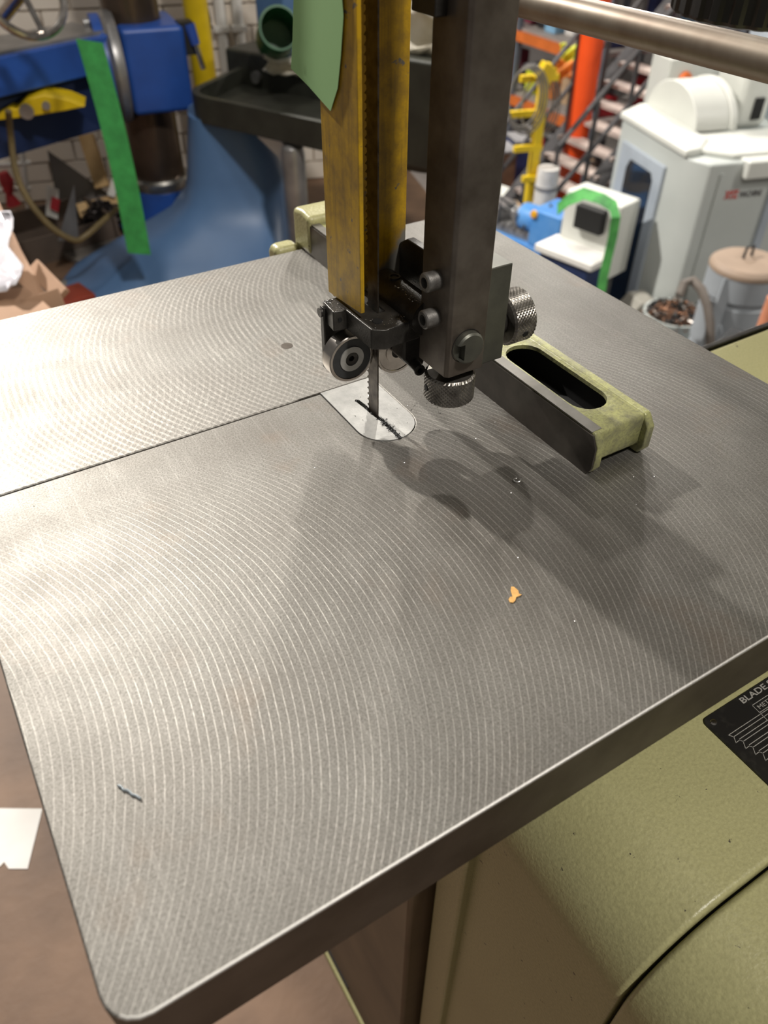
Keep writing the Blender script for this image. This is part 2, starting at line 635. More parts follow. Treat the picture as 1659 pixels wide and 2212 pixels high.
# --- insert with the worn blade slot
kw = 0.0011
ins = [(IX0, IYF - 0.0001), (IX0, IYC)] + arc(cxi, IYC, RI, 180, 266, 10)[1:]
kx0, kx1 = 0.2128, 0.2147
ins += [(kx1 - kw, 0.3316), (kx1 - kw - .0003, 0.342), (kx1 - kw, 0.352), (kx0 + .0006 - kw, 0.362), (kx0 + .0002 - kw * 1.1, 0.372), (kx0 - kw * 1.6, 0.379), (kx0 - .0024, 0.3812), (kx0 - .0008, 0.3826), (kx0 + kw * .8, 0.381), (kx0 + kw * 1.6, 0.374), (kx0 + .0008 + kw, 0.362), (kx1 + kw, 0.352), (kx1 + kw + .0004, 0.342), (kx1 + kw * 1.2, 0.3316)]
ins += arc(cxi, IYC, RI, 276, 360, 10)[:-1] + [(IX1, IYC), (IX1, IYF - 0.0001)]
MB().prism(ins, Z - 0.006, Z + 0.0001).build('table_insert', ALUM, table, ang=25, label='bright worn alloy insert with a ragged slot')
MB().box(IX0 + .004, IX1 - .004, 0.336, 0.395, Z - 0.037, Z - 0.03).build('insert_seat', BLACK, table)

MB().lathe([(0, 0.0001), (0.0044, 0.0001), (0.0046, -0.001), (0, -0.001)], (0.2036, 0.4695, Z), (0, 0, 1), 24).build('table_plug', STEEL, table)
# --- lower housing: rounded shoulder profile swept along Y
prof = [(0.178, 0.021)] + [(0.178, Z - 0.18)] + [(0.240 + 0.062 * math.cos(math.radians(a)), Z - 0.18 + 0.062 * math.sin(math.radians(a))) for a in range(172, 90, -8)] + [(0.240, Z - 0.118), (1.0, Z - 0.118), (1.0, 0.021)]
MB().prism(prof, 0.0490, 0.205, 'y').build('lower_housing', OLV, SAW, bevel=0.0035)
MB().prism(prof, -0.02, 0.0474, 'y').build('cover_door', OLV, SAW, bevel=0.0035)
mb = MB().prism([(p[0] + (0.008 if p[0] < 0.9 else 0), p[1] - (0.008 if p[1] > 0.5 else 0)) for p in prof], 0.0465, 0.0498, 'y')
mb.build('door_gasket', BLACK, SAW)
MB().box(0.48, 1.0, 0.2055, 0.432, 0.021, Z - 0.118).build('motor_housing', OLV, SAW, bevel=0.006)
MB().box(0.48, 1.0, 0.4325, 0.4385, Z - 0.24, Z - 0.1165).build('housing_trim', CASTD, SAW, bevel=0.001)
MB().box(0.1705, 0.185, 0.168, 0.198, 0.021, Z - 0.14).build('housing_flange', OLV, SAW, bevel=0.003)
OLV_SHADE = M('shaded_olive_brown', (0.15, 0.105, 0.06), 0.6, col2=(0.09, 0.062, 0.035), scale=9)  # olive in shade with brown floor bounce, put into the colour
cab = MB().box(0.154, 0.479, 0.206, 0.50, 0.02, Z - 0.06).build('rear_cabinet', OLV_SHADE, SAW, bevel=0.004)
MB().box(0.1525, 0.156, 0.335, 0.415, 0.045, 0.052).build('vent_slot', BLACK, cab)
pb = MB().box(0.150, 1.02, -0.04, 0.51, 0.0, 0.02)
base = pb.build('base_plinth', OLV, SAW, bevel=0.004)
# column and upper wheel arm rise to the right of the table
MB().prism([(0.64, -0.02), (0.95, -0.02), (0.95, 0.26), (0.64, 0.26)], Z - 0.118, Z + 1.05).build('column', OLV, SAW, bevel=0.03, seg=4)
MB().box(0.10, 0.95, 0.24, 0.42, Z + 0.62, Z + 1.05).build('upper_wheel_case', OLV, SAW, bevel=0.03, seg=4)

# --- speed plate
pz0 = Z - 0.1178
pl = MB().prism([(0.3086, 0.0)] and (arc(0.3095, 0.1235, 0.0042, 90, 180, 5) + [(0.3053, 0.062)] + arc(0.3095, 0.0588, 0.0042, 180, 270, 5) + [(0.42, 0.0546), (0.42, 0.1277)]), pz0, pz0 + 0.0012)
PLATE = pl.build('speed_plate', PLATEM, SAW, bevel=0.0004)
SO = ROOTLOC[SAW.name]
pt = pz0 + 0.0012
text_mesh('BLADE S', 0.0056, (0.3362, 0.1222, pt + 0.0001), INK, 'plate_lettering', PLATE, off=SO, width=0.0286, bold=0.0001)
text_mesh('METR', 0.0040, (0.3418, 0.1142, pt + 0.0001), INK, 'plate_lettering', PLATE, off=SO, width=0.0125)
text_mesh('2/', 0.003, (0.337, 0.0875, pt + 0.0001), INK, 'plate_lettering', PLATE, off=SO)
lm = MB()


def strip2d(mb, pts, w, z0, z1):
    for (xa, ya), (xb, yb) in zip(pts[:-1], pts[1:]):
        d = Vector((xb - xa, yb - ya))
        if d.length < 1e-6:
            continue
        n = Vector((-d.y, d.x)).normalized() * w / 2
        e = d.normalized() * w / 2
        q = [(xa - e.x + n.x, ya - e.y + n.y), (xb + e.x + n.x, yb + e.y + n.y), (xb + e.x - n.x, yb + e.y - n.y), (xa - e.x - n.x, ya - e.y - n.y)]
        mb.prism(q, z0, z1)


lz0, lz1 = pt - 0.0002, pt + 0.00015
strip2d(lm, [(0.3402, 0.1186), (0.415, 0.1186)], 0.0004, lz0, lz1)
strip2d(lm, [(0.3402, 0.1186), (0.3385, 0.092)], 0.0004, lz0, lz1)
strip2d(lm, [(0.3397, 0.1128), (0.415, 0.1128)], 0.0004, lz0, lz1)
strip2d(lm, [(0.398, 0.1116), (0.3109, 0.1119), (0.3128, 0.1095), (0.398, 0.1096)], 0.0004, lz0, lz1)
yy = 0.1095
for k in range(4):
    x0 = 0.3128 + 0.0018 * k
    strip2d(lm, [(x0, yy), (x0 - 0.0022, yy - 0.0034), (x0 + 0.0012, yy - 0.0033), (x0 + 0.0022, yy - 0.0050), (0.398, yy - 0.0050)], 0.0004, lz0, lz1)
    strip2d(lm, [(x0 + 0.0016, yy - 0.0028), (0.398, yy - 0.0028)], 0.0004, lz0, lz1)
    yy -= 0.0056
lm.build('plate_drawing', INK, PLATE)
MB().lathe([(0, 0.0013), (0.0016, 0.001), (0.0022, 0.0)], (0.3104, 0.1228, pt), (0, 0, 1), 20).build('plate_rivet', CHROME, PLATE)

# --- blade with its teeth pointing away from the camera
bx, by0, by1 = 0.2146, 0.3578, 0.3690
bp = [(by0, Z - 0.03), (by0, Z + 0.62)]
teeth = []
p = 0.0042
k = int(0.65 / p)
for i in range(k):
    zt = Z + 0.62 - i * p
    teeth += [(by1, zt), (by1 - 0.0002, zt - p * 0.15), (by1 - 0.0003, zt - p * 0.45), (by1 + 0.0019, zt - p * 0.96)]
bp += teeth + [(by1, Z - 0.03)]
MB().prism([(y, z) for y, z in bp], bx - 0.00045, bx + 0.00045, 'x').build('saw_blade', BLADEM, SAW, smooth=False)

# --- yellow blade guard: an angle of sheet steel
gx, gyn, gyf = 0.1993, 0.3512, 0.3905
gt = 0.0026
MB().prism([(gyn, Z + 0.080), (gyn, Z + 0.62), (gyf, Z + 0.62), (gyf, Z + 0.077), (gyf - 0.006, Z + 0.0772)], gx, gx + gt, 'x').build('blade_guard', YEL, SAW, bevel=0.0005)
MB().prism([(gx + gt, Z + 0.074), (0.2520, Z + 0.070), (0.2520, Z + 0.62), (gx + gt, Z + 0.62)], gyf - gt, gyf, 'y').build('guard_back_leaf', YEL, SAW, bevel=0.0005)
# bracket arm that ties the guard to the post
MB().prism([(0.336, Z + 0.070), (0.388, Z + 0.070), (0.388, Z + 0.098), (0.380, Z + 0.103), (0.360, Z + 0.103), (0.336, Z + 0.097)], 0.2475, 0.2535, 'x').build('guard_arm', CASTD, SAW, bevel=0.001)

# --- square guide post
px0, px1, py0, py1, pzb = 0.2298, 0.2556, 0.3078, 0.3362, Z + 0.0505
ch = 0.0020
post = MB().prism([(px0, py0 + ch), (px0 + ch, py0), (px1, py0), (px1, py1), (px0, py1)], pzb, Z + 0.63).build('guide_post', STEEL, SAW, bevel=0.0006)
MB().box(0.2236, px0 + .0005, 0.325, 0.345, Z + 0.2254, Z + 0.26).build('post_clamp', CASTD, SAW, bevel=0.001)
blk = MB().box(px1, 0.2765, 0.3155, py1 + 0.004, Z + 0.0465, Z + 0.1065).build('guide_block', BLOCK, SAW, bevel=0.0008)
for z in (0.1055, 0.0838):
    zc = Z + z
    sc = MB().lathe([(0.0, 0.0035), (0.0030, 0.0035), (0.0030, 0.0085), (0.0046, 0.0085), (0.0053, 0.0078), (0.0053, 0.0), (0, 0)], (px0, 0.3215, zc), (-1, 0, 0), 26).build('cap_screw', SCREW, post)
    hx = [(0.3215 + 0.0032 * math.cos(a), zc + 0.0032 * math.sin(a)) for a in [i * math.pi / 3 for i in range(6)]]
    MB().prism(hx, px0 - 0.0036, px0 - 0.0034, 'x').build('hex_socket', BLACK, post)
# slotted shaft end on the near face
prn = Vector((0.2426, py0, Z + 0.0685))
pin = MB().lathe([(0, 0.0045), (0.0083, 0.0045), (0.0094, 0.0034), (0.0094, -0.002), (0, -0.002)], prn, (0, -1, 0), 32).build('shaft_end', BLOCK, post)
c1 = MB().box(prn.x - 0.011, prn.x - 0.0042, py0 - 0.006, py0 - 0.0003, prn.z - 0.0062, prn.z + 0.0038)
pin_off = ROOTLOC[SAW.name]
c1.v = [(x - pin_off[0], y - pin_off[1], z - pin_off[2]) for x, y, z in c1.v]
boolean_cut(pin, [c1])
MB().lathe([(0.0099, 0.0002), (0.0102, 0.0002), (0.0102, -0.001), (0.0099, -0.001)], prn, (0, -1, 0), 32, closed=True).build('shaft_bore', BLACK, post)


def knurled(name, c, ax, r, L, mat, parent, rows=9, segs=84, lip=0.0012, hole_dir=None):
    ax = Vector(ax).normalized()
    a = Vector(hole_dir).normalized() if hole_dir else ax.orthogonal().normalized()
    b = ax.cross(a)
    c = Vector(c)
    rings = []
    def ring(rad, h, kn, par):
        out = []
        for i in range(segs):
            tt = 2 * math.pi * i / segs
            rr = rad + (0.00045 if kn and (i + par) % 2 else 0.0)
            out.append(c + ax * h + (a * math.cos(tt) + b * math.sin(tt)) * rr)
        return out
    mbk = MB()
    rows_ = [ring(r, lip + (L - 2 * lip) * k / rows, True, k) for k in range(rows + 1)]
    vs = [p_ for rw in rows_ for p_ in rw]
    fs = []
    for k in range(rows):
        for i in range(segs):
            i2 = (i + 1) % segs
            a0, a1, b0, b1 = k * segs + i, k * segs + i2, (k + 1) * segs + i, (k + 1) * segs + i2
            if (i + k) % 2:
                fs += [(a0, a1, b1), (a0, b1, b0)]
            else:
                fs += [(a0, a1, b0), (a1, b1, b0)]
    mbk.add(vs, fs)
    n0 = len(mbk.v)
    for h_, rw, flip in ((0, 0, 1), (L, rows, 0)):
        c0 = len(mbk.v)
        mbk.v += [tuple(p_) for p_ in ring(r - lip, h_, False, 0)] + [tuple(c + ax * h_)]
        for i in range(segs):
            i2 = (i + 1) % segs
            mbk.f.append((rw * segs + i, rw * segs + i2, c0 + i2, c0 + i))
            mbk.f.append((c0 + i, c0 + i2, c0 + segs))
    o = mbk.build(name, mat, parent, smooth=False)
    if hole_dir:
        hc = c + ax * L * 0.5 + a * (r + 0.0003)
        MB().cyl(hc - a * 0.001, hc + a * 0.00025, 0.0021, n=18).build('tommy_hole', BLACK, o)
    return o


knurled('knurled_knob', (0.2428, 0.3215, Z + 0.0275), (0, 0, 1), 0.0148, 0.0175, KNURL, SAW, rows=12, segs=76, hole_dir=(-0.98, 0.2, 0))
MB().cyl((0.2428, 0.3215, Z + 0.044), (0.2428, 0.3215, Z + 0.052), 0.006).build('knob_stem', CASTD, SAW)
knurled('knurled_knob', (0.2825, 0.3285, Z + 0.0645), (1, 0, 0), 0.0158, 0.0165, KNURL, SAW, rows=12, segs=76, hole_dir=(0.0, -0.95, -0.3))
MB().cyl((0.275, 0.3285, Z + 0.0645), (0.284, 0.3285, Z + 0.0645), 0.0085).build('knob_stem', CASTD, SAW)

# --- guide bracket casting around the blade
bt, bb = Z + 0.076, Z + 0.0632
bo = [(0.1902, 0.3680), (0.1980, 0.3665), (0.1988, 0.3390), (0.2056, 0.3346), (0.2118, 0.3352), (0.2302, 0.3362), (0.2302, 0.3840), (0.2172, 0.3840), (0.2172, 0.3545), (0.2120, 0.3545), (0.2120, 0.3840), (0.1916, 0.3840)]
br = MB().prism(bo, bb, bt).build('guide_bracket', CASTD, SAW, bevel=0.0009, ang=25)
MB().cyl((0.1942, 0.3672, Z + 0.0705), (0.1942, 0.3668, Z + 0.0705), 0.0013, n=16).build('set_screw_hole', BLACK, br)
MB().lathe([(0, 0), (0.0030, 0), (0.0030, 0.0003), (0, 0.0003)], (0.2070, 0.3455, bt), (0, 0, 1), 20).build('screw_bore', BLACK, br)
# hanger plate behind the left bearing
MB().prism([(0.1893, Z + 0.0325), (0.1912, Z + 0.0300), (0.2005, Z + 0.0300), (0.2040, Z + 0.0400), (0.2040, Z + 0.0632), (0.1893, Z + 0.0745)], 0.3785, 0.3835, 'y').build('hanger_plate', CASTD, br, bevel=0.0008)
MB().cyl((0.1893, 0.381, Z + 0.0705), (0.1877, 0.381, Z + 0.0705), 0.0028, n=18).build('cap_screw', CASTD, br)
# thrust shaft carrier: a black round boss on the near side of the guard
MB().lathe([(0, 0), (0.0085, 0), (0.0105, 0.0016), (0.0105, 0.050), (0, 0.050)], (0.2330, 0.3835, Z + 0.0765), (0, -1, 0), 30).build('thrust_boss', CASTD, br)
MB().lathe([(0.0026, 0.0), (0.0038, 0.0), (0.0038, 0.0022), (0.0026, 0.0022)], (0.2325, 0.3690, Z + 0.0855), (0, 0, 1), 20, closed=True).build('boss_nipple', CASTD, br)
# lower carrier for the right bearing
MB().prism([(0.2230, Z + 0.0632), (0.2230, Z + 0.0470), (0.2290, Z + 0.0400), (0.2370, Z + 0.0390), (0.2400, Z + 0.0460), (0.2400, Z + 0.0632)], 0.3420, 0.3565, 'y').build('bearing_carrier', CASTD, br, bevel=0.0015)
cs = MB().lathe([(0.0, 0.004), (0.0018, 0.004), (0.0018, 0.0095), (0.0031, 0.0095), (0.0036, 0.0088), (0.0036, 0.0), (0, 0)], (0.2310, 0.3430, Z + 0.0425), (-0.15, -1, 0), 20).build('cap_screw', CASTD, br)


def bearing(c, r, w, parent, sealed):
    """ball bearing, axis along Y, near face at c.y"""
    x, y, z = c
    prf = [(r * 0.86, 0.0004), (r * 0.88, 0.0), (r * 0.97, 0.0), (r, 0.0006), (r, w - 0.0006), (r * 0.97, w), (r * 0.3, w), (r * 0.3, 0.003), (r * 0.86, 0.003)]
    o = MB().lathe(prf, (x, y, z), (0, 1, 0), 48, closed=True).build('guide_bearing', CHROME, parent, ang=25)
    MB().lathe([(r * 0.53, 0.0007), (r * 0.86, 0.0005), (r * 0.86, 0.002), (r * 0.53, 0.002)], (x, y, z), (0, 1, 0), 48, closed=True).build('bearing_seal', SEAL if sealed else CHROME, o)
    MB().lathe([(r * 0.29, 0.0), (r * 0.53, 0.0), (r * 0.53, 0.0025), (r * 0.29, 0.0025)], (x, y, z), (0, 1, 0), 40, closed=True).build('inner_ring', ALUM if sealed else CHROME, o)
    MB().lathe([(0, 0.0030), (r * 0.12, 0.0030), (r * 0.12, 0.0008), (r * 0.27, 0.0006), (r * 0.29, 0.0012), (r * 0.29, 0.006), (0, 0.006)], (x, y, z), (0, 1, 0), 30).build('axle_screw', CASTD, o)
    return o


bearing((0.1990, 0.3622, Z + 0.0452), 0.0153, 0.0105, SAW, True)
bearing((0.2303, 0.3600, Z + 0.0425), 0.0153, 0.0105, SAW, False)

# --- round bar over the table, and the big black hand knob
MB().cyl((0.45, -0.08, Z + 0.188), (0.45, 0.72, Z + 0.186), 0.0107, n=32).build('support_bar', M('brown_bar_steel', (0.30, 0.255, 0.20), 0.4, 0.6, col2=(0.20, 0.15, 0.11), scale=25), SAW)
MB().box(0.44, 0.66, -0.02, 0.02, Z + 0.172, Z + 0.205).build('bar_bracket', OLV, SAW, bevel=0.003)
kb = at(1662, -8, 0.80)
kr = []
for h, rr in ((1.1475, 0.070), (1.1495, 0.078), (1.1520, 0.080), (1.205, 0.080), (1.211, 0.072)):
    kr.append([(kb[0] + 0.02 + rr * (1 - 0.03 * (math.cos(28 * a) > 0.3)) * math.cos(a), kb[1] + 0.01 + rr * (1 - 0.03 * (math.cos(28 * a) > 0.3)) * math.sin(a), h) for a in [2 * math.pi * i / 168 for i in range(168)]])
MB().loft(kr).build('hand_knob', BLKPL, SAW)
MB().cyl((kb[0] + .02, kb[1] + .01, 1.20), (kb[0] + .02, kb[1] + .01, Z + 0.70), 0.012).build('knob_spindle', SCREW, SAW)
MB().box(0.60, 0.75, 0.2, 0.60, Z + 0.68, Z + 0.8).build('knob_arm', OLV, SAW, bevel=0.01)

# ================================================================== rip fence
def grimy_olive():
    m = bpy.data.materials.new('grimy_olive_paint')
    t, b = nt(m)
    wear = ramp(t, noise(t, 85, 5, 0.65), [(0.42, 0.0), (0.66, 1.0)])
    spk = ramp(t, noise(t, 600, 3, 0.6), [(0.45, 0.0), (0.7, 1.0)])
    c = mixc(t, mth(t, 'MULTIPLY', wear, 0.8), (0.36, 0.36, 0.155), (0.155, 0.15, 0.105))
    c = mixc(t, mth(t, 'MULTIPLY', spk, 0.45), c, (0.12, 0.115, 0.08))
    t.links.new(c, b.inputs['Base Color'])
    b.inputs['Roughness'].default_value = 0.33
    b.inputs['Metallic'].default_value = 0.15
    bump(t, b, noise(t, 420, 3), 0.5, 0.0006)
    return m


GOL = grimy_olive()
FEN = thing('rip_fence', 'olive cast rip fence with a long slot standing on the saw table', 'fence', (0.313, 0.42, Z))
fx0, fx1, fy0, fy1, fh = 0.2900, 0.3365, 0.2410, 0.6100, 0.0285
FO = ROOTLOC[FEN.name]
bodyf = MB().prism([(fx0 + 0.004, Z + 0.006), (fx0 + 0.004, Z + fh), (fx1 - 0.006, Z + fh), (fx1 - 0.0035, Z + fh - 0.003), (fx1 - 0.0035, Z + 0.006)], fy0 + 0.0035, fy1, 'y').build('fence_casting', GOL, FEN, bevel=0.0025, seg=3)
cut = []
for ya, yb in ((0.2635, 0.3465), (0.41, 0.50)):
    q = arc(0.3125, yb - 0.0130, 0.0130, 0, 180, 12) + arc(0.3125, ya + 0.0130, 0.0130, 180, 360, 12)
    c = MB().prism(q, Z + 0.0075, Z + 0.05)
    c.v = [(x - FO[0], y - FO[1], z - FO[2]) for x, y, z in c.v]
    cut.append(c)
c = MB().box(0.2980, 0.3290, 0.252, 0.600, Z + 0.004, Z + 0.0258)
c.v = [(x - FO[0], y - FO[1], z - FO[2]) for x, y, z in c.v]
cut.append(c)
boolean_cut(bodyf, cut)
lin = MB().box(0.2975, 0.3295, 0.2515, 0.601, Z + 0.0060, Z + 0.0068)  # black sheets added inside the hollow, painting in its shade
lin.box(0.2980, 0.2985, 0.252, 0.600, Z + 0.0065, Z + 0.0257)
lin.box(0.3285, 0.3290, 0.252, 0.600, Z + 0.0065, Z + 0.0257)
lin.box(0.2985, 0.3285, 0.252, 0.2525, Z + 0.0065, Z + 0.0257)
lin.build('cavity_shade', BLACK, bodyf)
MACH = M('dark_machined_face', (0.085, 0.075, 0.065), 0.4, 0.6, col2=(0.055, 0.048, 0.042), scale=70)
MB().prism([(fy0 + 0.003, Z), (fy0, Z + 0.006), (fy0, Z + 0.020), (fy0 + 0.004, Z + 0.0272), (fy1, Z + 0.0272), (fy1, Z)], fx0, fx0 + 0.0012, 'x').build('fence_face', MACH, FEN)
MB().prism([(fy0 + 0.003, Z), (fy0 - 0.0006, Z + 0.006), (fy0 - 0.0006, Z + 0.021), (fy0 + 0.0045, Z + fh), (fy1, Z + fh), (fy1, Z)], fx0 + 0.0012, fx0 + 0.0072, 'x').build('fence_rail', GOL, FEN, bevel=0.0016, seg=3)
MB().prism([(fy0 + 0.003, Z), (fy0 - 0.0012, Z + 0.006), (fy0 - 0.0012, Z + 0.021), (fy0 + 0.0045, Z + fh), (fy1, Z + fh - .001), (fy1, Z)], fx1 - 0.0060, fx1, 'x').build('fence_rail', GOL, FEN, bevel=0.0016, seg=3)
MB().box(fx0 + 0.0009, fx0 + 0.0084, fy0 + 0.006, fy1, Z + fh - 0.0006, Z + fh + 0.0002).build('worn_top_edge', M('worn_grey_edge', (0.22, 0.21, 0.19), 0.4, 0.6, col2=(0.14, 0.13, 0.11), scale=60), FEN)
# clamp head hooked over the far edge of the table
MB().prism([(0.596, Z + 0.0005), (0.596, Z + 0.034), (0.612, Z + 0.037), (0.629, Z + 0.034), (0.629, Z - 0.055), (0.6195, Z - 0.055), (0.6195, Z + 0.0005)], 0.2885, 0.342, 'x').build('clamp_head', OLV, FEN, bevel=0.006, seg=3)
MB().prism([(0.6190, Z + 0.004), (0.636, Z + 0.004), (0.640, Z - 0.004), (0.640, Z - 0.05), (0.6190, Z - 0.05)], 0.266, 0.290, 'x').build('clamp_boss', OLV, FEN, bevel=0.006, seg=3)

# ================================================================== small things on the saw
GREEN = M('green_masking_tape', (0.46, 0.78, 0.36), 0.75, col2=(0.41, 0.72, 0.32), scale=14)
tp = []
tl = [(0.3668, 0.4148, 0.300), (0.3660, 0.4150, 0.2600), (0.3614, 0.4095, 0.2230), (0.3650, 0.4125, 0.2060), (0.3690, 0.4155, 0.1920), (0.3728, 0.4000, 0.1865), (0.3772, 0.3775, 0.1800)]
for ya, yb, z in tl:
    row = []
    for j in range(9):
        s = j / 8
        y = ya + (yb - ya) * s
        row.append((0.1984 - 0.0016 * max(0, (y - 0.392) / 0.02) ** 2 - 0.0002, y, Z + z))
    tp.append(row)
solo(MB().sheet(tp, 0.00022).build('masking_tape', GREEN), 'strip of pale green masking tape stuck on the yellow blade guard', 'tape')

FOIL = M('gold_leaf_flake', (0.72, 0.42, 0.14), 0.45, 0.1, col2=(0.55, 0.30, 0.09), scale=300)
fl = [wz(760 + x / 2.304, 940 + y / 2.304, Z) for x, y in ((792, 757), (806, 757), (828, 776), (832, 792), (845, 796), (832, 804), (818, 808), (813, 826), (802, 836), (786, 834), (779, 820), (787, 808), (799, 806), (790, 775))]
solo(MB().prism([(p_[0], p_[1]) for p_ in fl], Z + 0.0001, Z + 0.0005).build('wood_flake', FOIL), 'small golden wood flake lying on the saw table', 'flake')


def curl_pts(c, r, a0, a1, lift, n=14):
    return [(c[0] + r * math.cos(math.radians(a0 + (a1 - a0) * i / n)), c[1] + r * math.sin(math.radians(a0 + (a1 - a0) * i / n)), Z + 0.0006 + lift * i / n) for i in range(n + 1)]


SWARF = M('bright_swarf', (0.75, 0.74, 0.72), 0.25, 0.9)
solo(MB().tube(curl_pts((0.251, 0.2598), 0.0021, 60, 330, 0.0012), 0.0004, 6).build('metal_shaving', SWARF), 'tiny bright curled shaving between the saw blade and the fence end', 'shaving')
_d0, _d1 = wz(256, 1699, Z), wz(305, 1727, Z)
dsh = [(*(_d0 + (_d1 - _d0) * i / 8)[:2] + np.array([0.0003 * math.sin(i * 2.3), 0.0003 * math.cos(i * 1.7)]), Z + 0.0006) for i in range(9)]
solo(MB().tube(dsh, 0.00055, 6).build('metal_shaving', M('blue_grey_swarf', (0.48, 0.54, 0.58), 0.3, 0.7)), 'straight bluish metal shaving near the close left corner of the table', 'shaving')
# loose filings: far too many and too small to count
chips = MB()
def chip(c, s):
    R = Matrix.Rotation(RND.uniform(0, 6.28), 3, 'Z') @ Matrix.Rotation(RND.uniform(-0.6, 0.6), 3, 'X')
    e = (s * RND.uniform(0.6, 1.8), s * RND.uniform(0.4, 0.8), s * RND.uniform(0.2, 0.6))
    vs = [Vector(c) + R @ Vector((a * e[0], b * e[1], d * e[2])) for a, b, d in ((1, 0, 0), (-1, 0, 0), (0, 1, 0), (0, -1, 0), (0, 0, 1), (0, 0, -1))]
    chips.add(vs, [(0, 2, 4), (2, 1, 4), (1, 3, 4), (3, 0, 4), (2, 0, 5), (1, 2, 5), (3, 1, 5), (0, 3, 5)])
for i in range(95):
    chip((RND.gauss(0.245, 0.022), RND.gauss(0.335, 0.03), Z + 0.0003), RND.uniform(0.0002, 0.0005))
for i in range(60):
    chip((RND.uniform(0.0, 0.28), RND.uniform(0.14, 0.58), Z + 0.0003), RND.uniform(0.00015, 0.0004))
for i in range(40):
    chip((RND.uniform(0.296, 0.335), RND.uniform(0.20, 0.243), Z + 0.0003), RND.uniform(0.0002, 0.0004))
for i in range(26):
    chip((RND.uniform(0.1905, 0.1985), RND.uniform(0.367, 0.384), Z + 0.0764), RND.uniform(0.0003, 0.0006))
for i in range(34):
    chip((RND.uniform(0.2, 0.229), RND.uniform(0.337, 0.352), Z + 0.0763), RND.uniform(0.0003, 0.0006))
for i in range(22):
    chip((RND.uniform(0.225, 0.2295), RND.uniform(0.337, 0.36), Z + 0.0866), RND.uniform(0.0002, 0.0006))
o = chips.build('metal_filings', SWARF, smooth=False)
o['label'] = 'scattered bright metal filings on the saw table and blade guide'
o['category'] = 'filings'
o['kind'] = 'stuff'
chips = MB()
for i in range(130):
    y = RND.uniform(0.330, 0.356)
    chip((0.2147 + RND.gauss(0, 0.0012), y, Z + RND.uniform(0, 0.0008)), RND.uniform(0.0003, 0.0009))
for i in range(40):
    chip((0.213 + RND.gauss(0, 0.0008), RND.uniform(0.355, 0.382), Z - 0.0008 + RND.uniform(0, 0.001)), RND.uniform(0.0003, 0.0007))
o = chips.build('dark_sawdust', M('dark_swarf', (0.045, 0.045, 0.045), 0.5, 0.5), smooth=False)
o['label'] = 'dark swarf packed in the slot of the table insert'
o['category'] = 'swarf'
o['kind'] = 'stuff'

# sheet of paper on the deck below the table
pp = [(-0.232, 0.905), (-0.154, 0.857), (-0.199, 0.765), (-0.225, 0.781), (-0.229, 0.796), (-0.236, 0.792), (-0.30, 0.83)]
solo(MB().prism(pp, 0.0006, 0.0012).build('paper_scrap', M('white_paper', (0.78, 0.76, 0.73), 0.8, col2=(0.7, 0.67, 0.63), scale=9)), 'torn white paper scrap on the brown deck beside the table', 'paper')
# ================================================================== far side of the deck: painted brick wall
BRK = M('cream_painted_brick', (0.86, 0.78, 0.68), 0.8, col2=(0.74, 0.66, 0.57), scale=3.5, bmp=0.3, bscale=50, bdist=0.003)
MORT = M('cream_mortar', (0.72, 0.64, 0.55), 0.9, scale=8)
WP = at(150, 440, 3.75)


def wallpt(s, dn, z):
    """s along the wall, dn out of the wall towards the camera"""
    return Vector((WP[0] + UX[0] * s - UY[0] * dn, WP[1] + UX[1] * s - UY[1] * dn, z))


wq = [wallpt(-1.6, 0, 0), wallpt(1.75, 0, 0), wallpt(1.75, -0.2, 0), wallpt(-1.6, -0.2, 0)]
wall = structure(MB().prism([(p.x, p.y) for p in wq], 0.0, 1.9).build('wall_back', MORT))
bl, bh, bt_ = 0.228, 0.078, 0.010
bme = MB().obox((0, 0, 0), (bl - 0.008, 0.03, bh - 0.008), 0).mesh('brick')
bme.materials.append(BRK)
nb = 0
for row in range(11):
    for k in range(13):
        s = -0.95 + k * bl + (bl / 2 if row % 2 else 0)
        c = wallpt(s, 0.002 + RND.uniform(-0.0015, 0.0015), 0.04 + row * bh)
        o = bpy.data.objects.new('brick', bme)
        COL.objects.link(o)
        o.location = c
        o.rotation_euler.z = BA
        o.parent = wall
        nb += 1

WHT = M('white_plastic', (0.80, 0.79, 0.75), 0.5, col2=(0.72, 0.70, 0.66), scale=6)
for i, (xa, xb, lab) in enumerate(((474, 497, 'left of the two white cable conduits on the brick wall'), (512, 533, 'right of the two white cable conduits on the brick wall'))):
    # vertical trunking, found where its sight lines meet the wall
    d = ray(xa, 20)
    nrm = UY
    tt = ((WP - EYE) @ nrm - 0.03) / (d @ nrm)
    p = EYE + d * tt
    cd = thing('cable_conduit', lab, 'conduit', (p[0], p[1], 0.32), group=None)
    MB().cyl((p[0], p[1], 0.32), (p[0], p[1], 1.2), 0.022, n=16).build('tube', WHT, cd)
    for zc in (0.42, 0.62, 0.85):
        MB().obox((p[0], p[1], zc), (0.06, 0.05, 0.018), BA).build('clip', WHT, cd)

